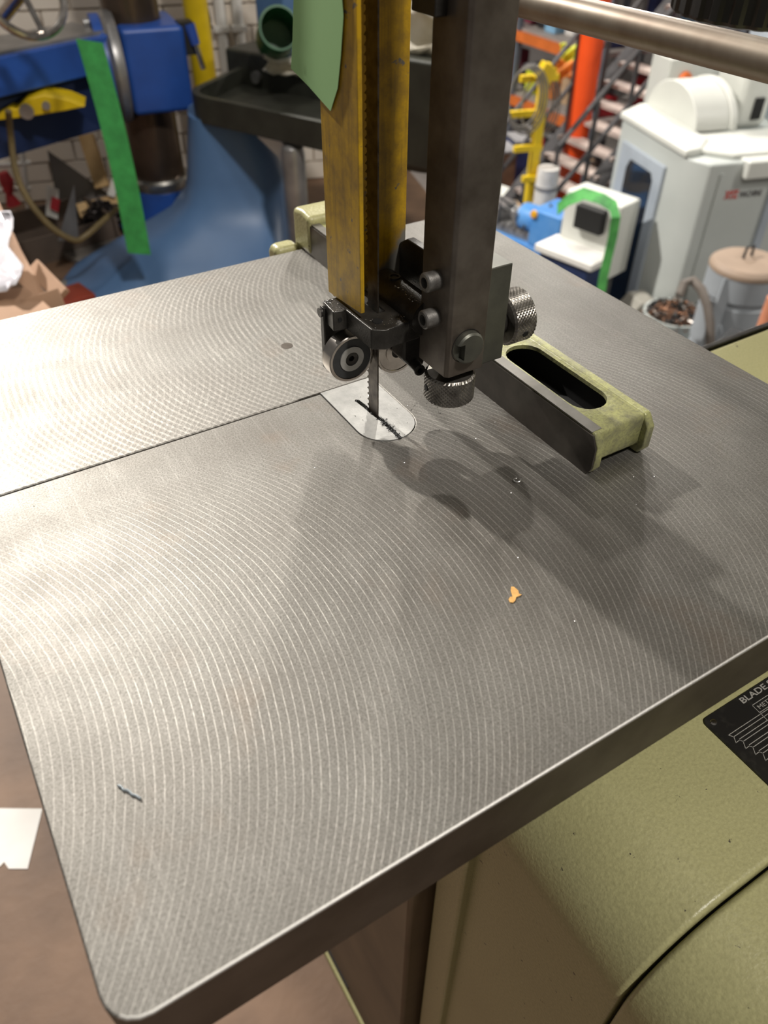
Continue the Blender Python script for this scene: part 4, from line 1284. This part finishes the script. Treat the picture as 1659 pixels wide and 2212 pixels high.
# ---------------- industrial vacuum
VACG = M('blue_grey_vacuum_paint', (0.36, 0.39, 0.42), 0.45, col2=(0.32, 0.35, 0.38), scale=6)
vc = (wz(1545, 562, -0.90) + wz(1692, 562, -0.90)) / 2
VA = thing('industrial_vacuum', 'blue-grey industrial vacuum drum with a dusty tan lid beside the machining centre', 'vacuum', (vc[0], vc[1], LOWZ))
MB().lathe([(0, 0), (0.225, 0), (0.225, 1.07), (0.215, 1.09), (0.215, 1.12), (0.232, 1.14), (0.232, 1.44), (0.218, 1.45), (0.218, 1.48), (0.238, 1.49), (0.238, 1.65), (0, 1.65)], (vc[0], vc[1], LOWZ), (0, 0, 1), 48).build('drum', VACG, VA)
MB().lathe([(0, 0.02), (0.21, 0.02), (0.238, 0.0), (0.242, -0.01), (0.242, -0.03), (0.238, -0.035), (0, -0.035)], (vc[0], vc[1], -0.92), (0, 0, 1), 48).build('lid', M('tan_dusty_lid', (0.34, 0.25, 0.185), 0.6, col2=(0.28, 0.205, 0.15), scale=5), VA)
ld_ = Vector((vc[0], vc[1], -0.90)) + Vector((0.03, 0.04, 0))
MB().tube([ld_ + Vector((-0.04, 0, 0)), ld_ + Vector((-0.035, 0, 0.07)), ld_ + Vector((0.035, 0, 0.07)), ld_ + Vector((0.04, 0, 0))], 0.010, 8).build('lid_handle', SEAL, VA)
lv = Vector((vc[0], vc[1], -1.0)) + Vector(-RGT) * 0.16 + Vector((-0.13, -0.15, 0))
bar(lv + Vector((0.05, 0.02, 0.04)), lv + Vector((-0.10, -0.05, -0.75)), 0.07, 0.03, 'latch_bar', VACG, VA)

# ---------------- swarf bin and its hose
bc_ = (wz(1398, 660, -1.55) + wz(1520, 690, -1.55)) / 2
SWB = thing('swarf_drum', 'grey drum full of tangled copper coloured swarf', 'drum', (bc_[0], bc_[1], LOWZ))
MB().lathe([(0, 0), (0.20, 0), (0.225, 1.02), (0.235, 1.03), (0.235, 1.05), (0.215, 1.05), (0.205, 0.9), (0, 0.9)], (bc_[0], bc_[1], LOWZ), (0, 0, 1), 40).build('drum_wall', PGREY, SWB)
for nm, colr, n_c in (('copper_swarf', (0.42, 0.22, 0.13), 120), ('dark_swarf', (0.06, 0.05, 0.05), 150), ('silver_swarf', (0.55, 0.5, 0.46), 50)):
    sm = MB()
    for i in range(n_c):
        a_, rr = RND.uniform(0, 6.28), 0.2 * math.sqrt(RND.random())
        c_ = Vector((bc_[0] + rr * math.cos(a_), bc_[1] + rr * math.sin(a_), LOWZ + 0.98 + 0.07 * RND.random() + 0.05 * (1 - rr / 0.2)))
        d_ = Vector((RND.gauss(0, 1), RND.gauss(0, 1), RND.gauss(0, 0.4))).normalized() * 0.06
        e_ = Vector((RND.gauss(0, 1), RND.gauss(0, 1), 0.8)).normalized() * 0.03
        sm.tube([c_ - d_, c_ + e_, c_ + d_], 0.006, 5)
    o = sm.build(nm, M(nm, colr, 0.35, 0.7), SWB)
    o['kind'] = 'stuff'
hs = [at(1468, 640, 5.15), at(1478, 612, 5.2), at(1496, 606, 5.25), at(1515, 625, 5.2), at(1528, 660, 5.15), at(1534, 700, 5.1), at(1534, 745, 5.05), at(1530, 800, 5.05)]
solo(MB().tube(hs, 0.030, 12).build('suction_hose', M('grey_brown_hose', (0.16, 0.135, 0.115), 0.55, scale=10)), 'grey brown suction hose arching over the swarf drum', 'hose')
q = at(1478, 738, 4.85)
PJ = thing('plastic_jug', 'white plastic jug standing below the swarf drum', 'jug', (q[0], q[1], LOWZ))
MB().lathe([(0, 0), (0.10, 0), (0.12, 0.1), (0.12, 0.62), (0.05, 0.72), (0.05, 0.78), (0, 0.78)], (q[0], q[1], LOWZ), (0, 0, 1), 24).build('body', WHT, PJ)
q = at(1612, 700, 4.6)
solo(MB().obox((q[0], q[1], (q[2] + LOWZ) / 2 - 0.05), (0.24, 0.2, q[2] - LOWZ - 0.1), 0.3).build('black_crate', M('black_crate_plastic', (0.02, 0.022, 0.025), 0.5), bevel=0.01), 'black crate standing in front of the industrial vacuum', 'crate')
q = at(1662, 690, 4.3)
OB = solo(MB().lathe([(0, 0), (0.10, 0), (0.11, 0.5), (0.09, 0.66), (0.05, 0.72), (0.05, 0.8), (0, 0.8)], (q[0], q[1], LOWZ + 0.0), (0, 0, 1), 24).build('orange_canister', M('salmon_orange_plastic', (0.68, 0.27, 0.15), 0.5, scale=6)), 'salmon orange canister at the right edge beside the black crate', 'canister')
OB.scale.z = (q[2] - LOWZ + 0.12) / 0.8

# ---------------- small grey machine with the green strap, and the blue machine beside it
q0_, q1_ = wz(1240, 398, -0.9), wz(1372, 440, -0.9)
sa = math.atan2((q1_ - q0_)[1], (q1_ - q0_)[0])
sl = np.linalg.norm(q1_ - q0_)
mid_ = (q0_ + q1_) / 2
SG = thing('spot_welder', 'pale grey machine cabinet draped with a green strap beside the machining centre', 'machine', (mid_[0], mid_[1], LOWZ))
MB().obox((mid_[0], mid_[1], -1.19), (sl * 0.92, 0.26, 0.58), sa).build('cabinet', CREAM, SG, bevel=0.02, seg=3)
MB().obox((mid_[0], mid_[1], (LOWZ - 1.48) / 2), (sl * 0.6, 0.20, -1.48 - LOWZ), sa).build('stand', M('grey_stand_paint', (0.20, 0.20, 0.19), 0.5, scale=5), SG)
MB().obox((mid_[0] - 0.05, mid_[1] - 0.03, LOWZ + 1.55), (sl * 0.45, 0.275, 0.18), sa).build('open_throat', BLACK, SG, bevel=0.01)
ww = wz(1240, 540, -1.28)
MB().obox((ww[0], ww[1], -1.30), (0.55, 0.30, 0.06), sa).build('white_table', WHT, SG, bevel=0.012)
MB().obox((ww[0], ww[1], (LOWZ - 1.33) / 2), (0.45, 0.25, LOWZ * -1 - 1.33), sa).build('table_stand', DKBL, SG)
sgp = []
for (x, y, r_) in ((1205, 452, 5.22), (1228, 432, 5.16), (1262, 418, 5.14), (1300, 430, 5.04), (1325, 446, 4.98), (1330, 470, 4.92), (1324, 510, 4.90), (1312, 560, 4.86), (1302, 605, 4.82), (1296, 650, 4.78)):
    c_ = at(x, y, r_)
    wv = (UPV * 0.038 if x < 1290 else RGT * 0.028)
    if 1262 < x < 1330 and y < 460:
        wv = UPV * 0.03 + RGT * 0.02
    sgp.append([tuple(c_ - wv), tuple(c_), tuple(c_ + wv)])
solo(MB().sheet(sgp, 0.004).build('webbing_strap', M('bright_green_webbing', (0.10, 0.45, 0.10), 0.7, col2=(0.03, 0.16, 0.04), scale=9)), 'bright green strap thrown over the pale grey machine', 'strap')
BLM = M('sky_blue_machine_paint', (0.055, 0.24, 0.62), 0.4, col2=(0.12, 0.32, 0.68), scale=6)
bm_ = wz(1165, 505, -1.5) - np.array([math.cos(sa), math.sin(sa), 0]) * 0.30
BMC = thing('blue_lathe', 'sky blue lathe with grey slides on the hall floor beyond the table', 'lathe', (bm_[0], bm_[1], LOWZ), rz=sa)
MB().box(-0.75, 0.62, -0.18, 0.22, 0, 1.05).build('bed', BLM, BMC, bevel=0.01)
MB().box(-0.7, 0.45, -0.12, 0.16, 1.05, 1.13).build('slideway', GREYC, BMC)
MB().box(0.30, 0.62, -0.17, 0.20, 1.05, 1.37).build('headstock', BLM, BMC, bevel=0.02, seg=3)
MB().lathe([(0, 0), (0.11, 0), (0.115, 0.02), (0.115, 0.16), (0, 0.16)], (0.12, -0.02, 1.22), (1, 0, 0), 28).build('motor', BLM, BMC)
MB().lathe([(0, 0), (0.06, 0), (0.06, 0.1), (0, 0.1)], (0.02, -0.02, 1.22), (1, 0, 0), 20).build('chuck', GREYC, BMC)
MB().box(-0.35, -0.08, -0.14, 0.14, 1.13, 1.25).build('carriage', GREYC, BMC, bevel=0.01)
MB().box(-0.72, -0.50, -0.13, 0.13, 1.13, 1.31).build('tailstock', BLM, BMC, bevel=0.01)
MB().lathe([(0, 0.03), (0.03, 0.02), (0.035, 0), (0, 0)], (0.34, -0.17, 1.33), (0, -1, 0), 14).build('lamp_knob', M('amber_plastic', (0.85, 0.42, 0.02), 0.4), BMC)
for k in range(9):
    x = -0.7 + 0.13 * k
    MB().tube([(x, -0.15, 1.13), (x + 0.05, -0.12 + 0.1 * math.sin(k), 1.27 + 0.06 * (k % 3)), (x + 0.16, 0.05, 1.17)], 0.012, 6).build('cable', SEAL if k % 2 else GREYC, BMC)
q = at(1080, 428, 8.45)
solo(MB().obox((q[0] - 0.05, q[1], (q[2] + 0.1 + LOWZ) / 2), (0.34, 0.3, q[2] + 0.1 - LOWZ), sa).build('white_cabinet', CREAM, bevel=0.012), 'small white cabinet half hidden behind the steel post', 'cabinet')

# ---------------- yellow hose stand and orange column
yb_ = at(1140, 450, 7.5)
YS = thing('hose_stand', 'yellow post hung with coiled air hoses on the hall floor', 'stand', (yb_[0], yb_[1], LOWZ))
MB().obox((yb_[0], yb_[1], (LOWZ - 0.28) / 2), (0.075, 0.075, -0.28 - LOWZ), BA).build('post', YB, YS)
for (x, y, w) in ((1135, 245, 0.30), (1165, 168, 0.34), (1140, 320, 0.26), (1155, 385, 0.24)):
    p_ = at(x, y, 7.45)
    MB().obox((p_[0], p_[1], p_[2]), (w, 0.05, 0.05), BA).build('hook_arm', YB, YS)
p_ = at(1178, 158, 7.4)
MB().obox((p_[0], p_[1], p_[2]), (0.13, 0.10, 0.14), BA, Matrix.Rotation(0.5, 3, 'Y')).build('junction_box', YB, YS, bevel=0.01)
HOS = M('grey_air_hose', (0.20, 0.185, 0.16), 0.5, col2=(0.12, 0.11, 0.10), scale=12)
for j, (x, y, lab) in enumerate(((1132, 212, 'grey air hose coil hanging in front of the yellow post'), (1160, 225, 'thin air hose coil hanging behind the yellow post'))):
    hm = MB()
    for k in range(4):
        c_ = Vector(at(x, y + k * 2, 7.28 + 0.26 * j)) + Vector(UX) * 0.012 * k
        hm.tube([c_ + Vector(RGT) * (0.13 + 0.012 * k) * math.cos(t_) + Vector((0, 0, 1)) * (0.22 + 0.015 * k) * math.sin(t_) for t_ in [2 * math.pi * i / 30 for i in range(31)]], 0.008, 6)
    solo(hm.build('air_hose', HOS), lab, 'hose')
ob_ = at(1262, 190, 8.6)
ORG = M('signal_orange_paint', (0.85, 0.085, 0.008), 0.45, col2=(0.78, 0.075, 0.006), scale=4)
OC = thing('orange_column', 'bright orange steel column rising behind the yellow hose stand', 'column', (ob_[0], ob_[1], LOWZ))
MB().cyl((ob_[0], ob_[1], LOWZ + 0.02), (ob_[0], ob_[1], 1.2), 0.115, n=28).build('tube', ORG, OC)
MB().obox((ob_[0], ob_[1], LOWZ + 0.01), (0.36, 0.36, 0.02), BA).build('base_plate', GREYC, OC)
ob2 = at(1655, 60, 9.5)
OC2 = thing('orange_column', 'orange rack column at the right edge above the machining centre', 'column', (ob2[0], ob2[1], LOWZ))
MB().obox((ob2[0], ob2[1], (LOWZ + 1.0) / 2), (0.14, 0.14, 1.0 - LOWZ), BA).build('upright', ORG, OC2)
MB().obox((ob2[0], ob2[1], LOWZ + 0.01), (0.3, 0.3, 0.02), BA).build('base_plate', GREYC, OC2)

# ---------------- steel staircase rising to the right
STL = M('dark_stair_steel', (0.10, 0.095, 0.10), 0.5, 0.3, col2=(0.06, 0.058, 0.06), scale=8)
TRD = M('worn_tread_steel', (0.46, 0.38, 0.34), 0.6, 0.1, col2=(0.36, 0.29, 0.26), scale=8)
s0, s1 = at(1225, 398, 8.0), at(1500, 70, 8.9)
ST = thing('staircase', 'steel staircase with handrails climbing to the right past the orange column', 'staircase', (s0[0], s0[1], LOWZ))
sv = s1 - s0
wdir = un(np.array([sv[1], -sv[0], 0.0]))
wdir = wdir if wdir @ _f < 0 else -wdir
NT = 8
for k in range(-1, NT + 2):
    c_ = s0 + sv * (k / NT) + np.array([0, 0, -0.02])
    if c_[2] < LOWZ + 0.05:
        continue
    MB().obox((c_[0] - wdir[0] * 0.1, c_[1] - wdir[1] * 0.1, c_[2]), (0.17, 0.80, 0.035), math.atan2(sv[1], sv[0])).build('tread', TRD, ST)
for sgn in (0.30, -0.5):
    pA, pB = s0 - sv * 0.35 + wdir * sgn, s1 + sv * 0.15 + wdir * sgn
    pA[2] = max(pA[2], LOWZ + 0.05)
    bar(pA, pB, 0.16, 0.02, 'stringer', STL, ST)
    for hh in (0.45, 0.9):
        MB().tube([pA + np.array([0, 0, hh]), pB + np.array([0, 0, hh])], 0.022, 8).build('handrail', STL, ST)
    for k in range(6):
        b_ = pA + (pB - pA) * (k / 5)
        MB().tube([b_, b_ + np.array([0, 0, 0.9])], 0.02, 8).build('baluster', STL, ST)

# ---------------- rack shelving full of gear behind the stairs
SHG = M('grey_shelf_board', (0.33, 0.30, 0.28), 0.6, col2=(0.26, 0.24, 0.22), scale=6)
UPG = M('blue_grey_upright', (0.12, 0.14, 0.17), 0.5, scale=6)
RBM = M('rack_orange_paint', (0.70, 0.17, 0.03), 0.5, scale=6)
CLR = {'red': (0.45, 0.02, 0.03), 'maroon': (0.22, 0.03, 0.06), 'dark grey': (0.03, 0.03, 0.035), 'black': (0.012, 0.012, 0.014), 'orange': (0.75, 0.22, 0.02), 'yellow': (0.80, 0.50, 0.02), 'lime': (0.62, 0.68, 0.03), 'sky blue': (0.25, 0.48, 0.70), 'navy': (0.02, 0.035, 0.13), 'white': (0.75, 0.73, 0.70), 'pink': (0.55, 0.10, 0.16), 'tan': (0.52, 0.36, 0.22), 'grey': (0.25, 0.25, 0.26), 'brown': (0.18, 0.10, 0.06)}
CM = {k: M('gear_' + k.replace(' ', '_'), v, 0.55, scale=12) for k, v in CLR.items()}
ordn = ['first', 'second', 'third', 'fourth', 'fifth', 'sixth', 'seventh', 'eighth', 'ninth', 'tenth', 'eleventh', 'twelfth', 'thirteenth', 'fourteenth', 'fifteenth', 'sixteenth']


def gear(kind, cname, c_, ang_, w_, hgt, label, group):
    if kind == 0:
        t_ = thing('storage_bin', label % 'storage bin', 'bin', c_, rz=ang_, group=group)
        MB().prism([(-w_ / 2, 0), (w_ / 2, 0), (w_ / 2 * 1.08, hgt), (-w_ / 2 * 1.08, hgt)], -0.15, 0.15, 'y').build('shell', CM[cname], t_, bevel=0.012)
        MB().box(-w_ / 2 * 1.12, w_ / 2 * 1.12, -0.17, 0.17, hgt, hgt + 0.03).build('lid', CM['grey' if cname != 'grey' else 'white'], t_, bevel=0.006)
    elif kind == 1:
        t_ = thing('tool_case', label % 'tool case', 'case', c_, rz=ang_, group=group)
        MB().box(-w_ / 2, w_ / 2, -0.14, 0.14, 0, hgt * 0.8).build('shell', CM[cname], t_, bevel=0.02, seg=3)
        MB().tube([(-w_ * 0.2, -0.14, hgt * 0.5), (-w_ * 0.2, -0.18, hgt * 0.55), (w_ * 0.2, -0.18, hgt * 0.55), (w_ * 0.2, -0.14, hgt * 0.5)], 0.012, 8).build('handle', CM['black' if cname != 'black' else 'grey'], t_)
    else:
        t_ = thing('paint_drum', label % 'drum', 'drum', c_, rz=ang_, group=group)
        rr = w_ * 0.46
        MB().lathe([(0, 0), (rr, 0), (rr, hgt * 0.9), (rr * 0.96, hgt), (0, hgt)], (0, 0, 0), (0, 0, 1), 20).build('shell', CM[cname], t_)
        MB().lathe([(rr * 1.0, 0), (rr * 1.06, 0), (rr * 1.06, 0.03), (rr * 1.0, 0.03)], (0, 0, hgt * 0.88), (0, 0, 1), 20, closed=True).build('rim', CM['grey'], t_)
    return t_


def make_rack(r0, r1, zs, s0_, s1_, dep, seqs, words, where, label):
    rdv = un(r1 - r0)
    ang_ = math.atan2(rdv[1], rdv[0])
    rn = np.array([-rdv[1], rdv[0], 0])
    rn = rn if rn @ _f > 0 else -rn
    def rk(s_, d_, z_):
        return (r0[0] + rdv[0] * s_ + rn[0] * d_, r0[1] + rdv[1] * s_ + rn[1] * d_, z_)
    b_ = rk((s0_ + s1_) / 2, dep / 2, LOWZ)
    RK = thing('rack_shelving', label, 'shelving', b_)
    for z_ in zs:
        MB().obox(rk((s0_ + s1_) / 2, dep / 2, z_ - 0.02), (s1_ - s0_, dep, 0.04), ang_).build('shelf_board', SHG, RK)
        MB().obox(rk((s0_ + s1_) / 2, -0.03, z_ - 0.08), (s1_ - s0_, 0.05, 0.10), ang_).build('beam', RBM, RK)
    nu = max(2, int(round((s1_ - s0_) / 1.3)) + 1)
    for k in range(nu):
        for d_ in (-0.01, dep + 0.01):
            MB().obox(rk(s0_ + (s1_ - s0_) * k / (nu - 1), d_, (LOWZ + 0.9) / 2), (0.07, 0.06, 0.9 - LOWZ), ang_).build('upright', UPG, RK)
    for lev, seq in seqs.items():
        pit = (s1_ - s0_ - 0.25) / len(seq)
        for k, cname in enumerate(seq):
            gear((k + lev) % 3, cname, rk(s0_ + 0.12 + (k + 0.5) * pit, 0.24 + RND.uniform(0, 0.1), zs[lev] + 0.001), ang_, pit * RND.uniform(0.66, 0.84), RND.uniform(0.20, 0.46),
                 cname + ' %s on the ' + words[lev] + ' shelf of the ' + where + ' rack, ' + ordn[k] + ' from left', 'gear on the ' + where + ' rack')


make_rack(wz(1125, 52, -0.52), wz(1268, 97, -0.52), (-0.55, -1.22, -1.9, 0.2), -1.5, 1.5, 0.8,
          {0: ['grey', 'dark grey', 'yellow', 'pink', 'maroon', 'black', 'sky blue', 'white', 'black', 'navy'], 1: ['brown', 'tan', 'red', 'maroon', 'black', 'lime', 'orange', 'tan', 'dark grey', 'red'], 2: ['grey', 'tan', 'grey', 'brown', 'black', 'white', 'red', 'black', 'grey', 'tan']},
          ('top', 'middle', 'bottom'), 'near', 'rack with grey boards and orange beams left of the orange column')
make_rack(wz(1290, 62, -0.55), wz(1520, 92, -0.55), (-0.55, -1.3, 0.1), 0.3, 4.2, 0.8,
          {0: ['navy', 'sky blue', 'white', 'black', 'orange', 'navy', 'grey', 'brown', 'tan', 'black', 'red'], 1: ['red', 'tan', 'navy', 'black', 'orange', 'tan', 'maroon', 'navy', 'black', 'grey'], 2: ['black', 'brown', 'red', 'grey', 'black', 'maroon', 'tan', 'dark grey', 'brown']},
          ('middle', 'bottom', 'top'), 'far', 'long rack with orange beams behind the staircase')
# loose gear stacked on the hall floor at the foot of the yellow stand
pile = [(1085, 322, 8.9, 'brown', 0), (1112, 385, 7.75, 'tan', 1), (1172, 322, 7.9, 'dark grey', 1), (1186, 362, 7.4, 'white', 2), (1125, 300, 9.4, 'navy', 0)]
for k, (x, y, r_, cname, kind) in enumerate(pile):
    p_ = at(x, y, r_)
    gear(kind, cname, (p_[0], p_[1], LOWZ), BA, 0.22, max(0.35, p_[2] - LOWZ), 'tall ' + cname + ' %s on the hall floor, ' + ['left of the yellow stand', 'at the foot of the yellow stand', 'right of the yellow stand', 'between yellow stand and stairs', 'behind the hose coil'][k], 'gear on the hall floor')
# hi-vis jackets thrown over the middle shelf edge
for (x, y, r_, cname, lab) in ((1232, 118, 8.9, 'lime', 'lime hi-vis jacket hanging left of the orange column'), (1222, 152, 8.8, 'orange', 'orange hi-vis jacket hanging below the lime one')):
    g = []
    for i in range(7):
        row = []
        for j in range(7):
            p_ = at(x - 22 + 44 * j / 6, y - 20 + 40 * i / 6, r_) - _f * 0.05 * math.sin(i * 1.7 + j * 1.3)
            row.append(tuple(p_))
        g.append(row)
    solo(MB().sheet(g, 0.012).build('work_jacket', CM[cname], ang=180), lab, 'jacket')
# back wall of the hall
hw0 = at(1000, 150, 13.5)
pq = [hw0 - UX * 7 + UY * 0, hw0 + UX * 11 + UY * 0, hw0 + UX * 11 + UY * 0.2, hw0 - UX * 7 + UY * 0.2]
structure(MB().prism([(p_[0], p_[1]) for p_ in pq], LOWZ, 2.2).build('wall_far', M('dim_hall_wall', (0.22, 0.20, 0.19), 0.8, scale=2)))
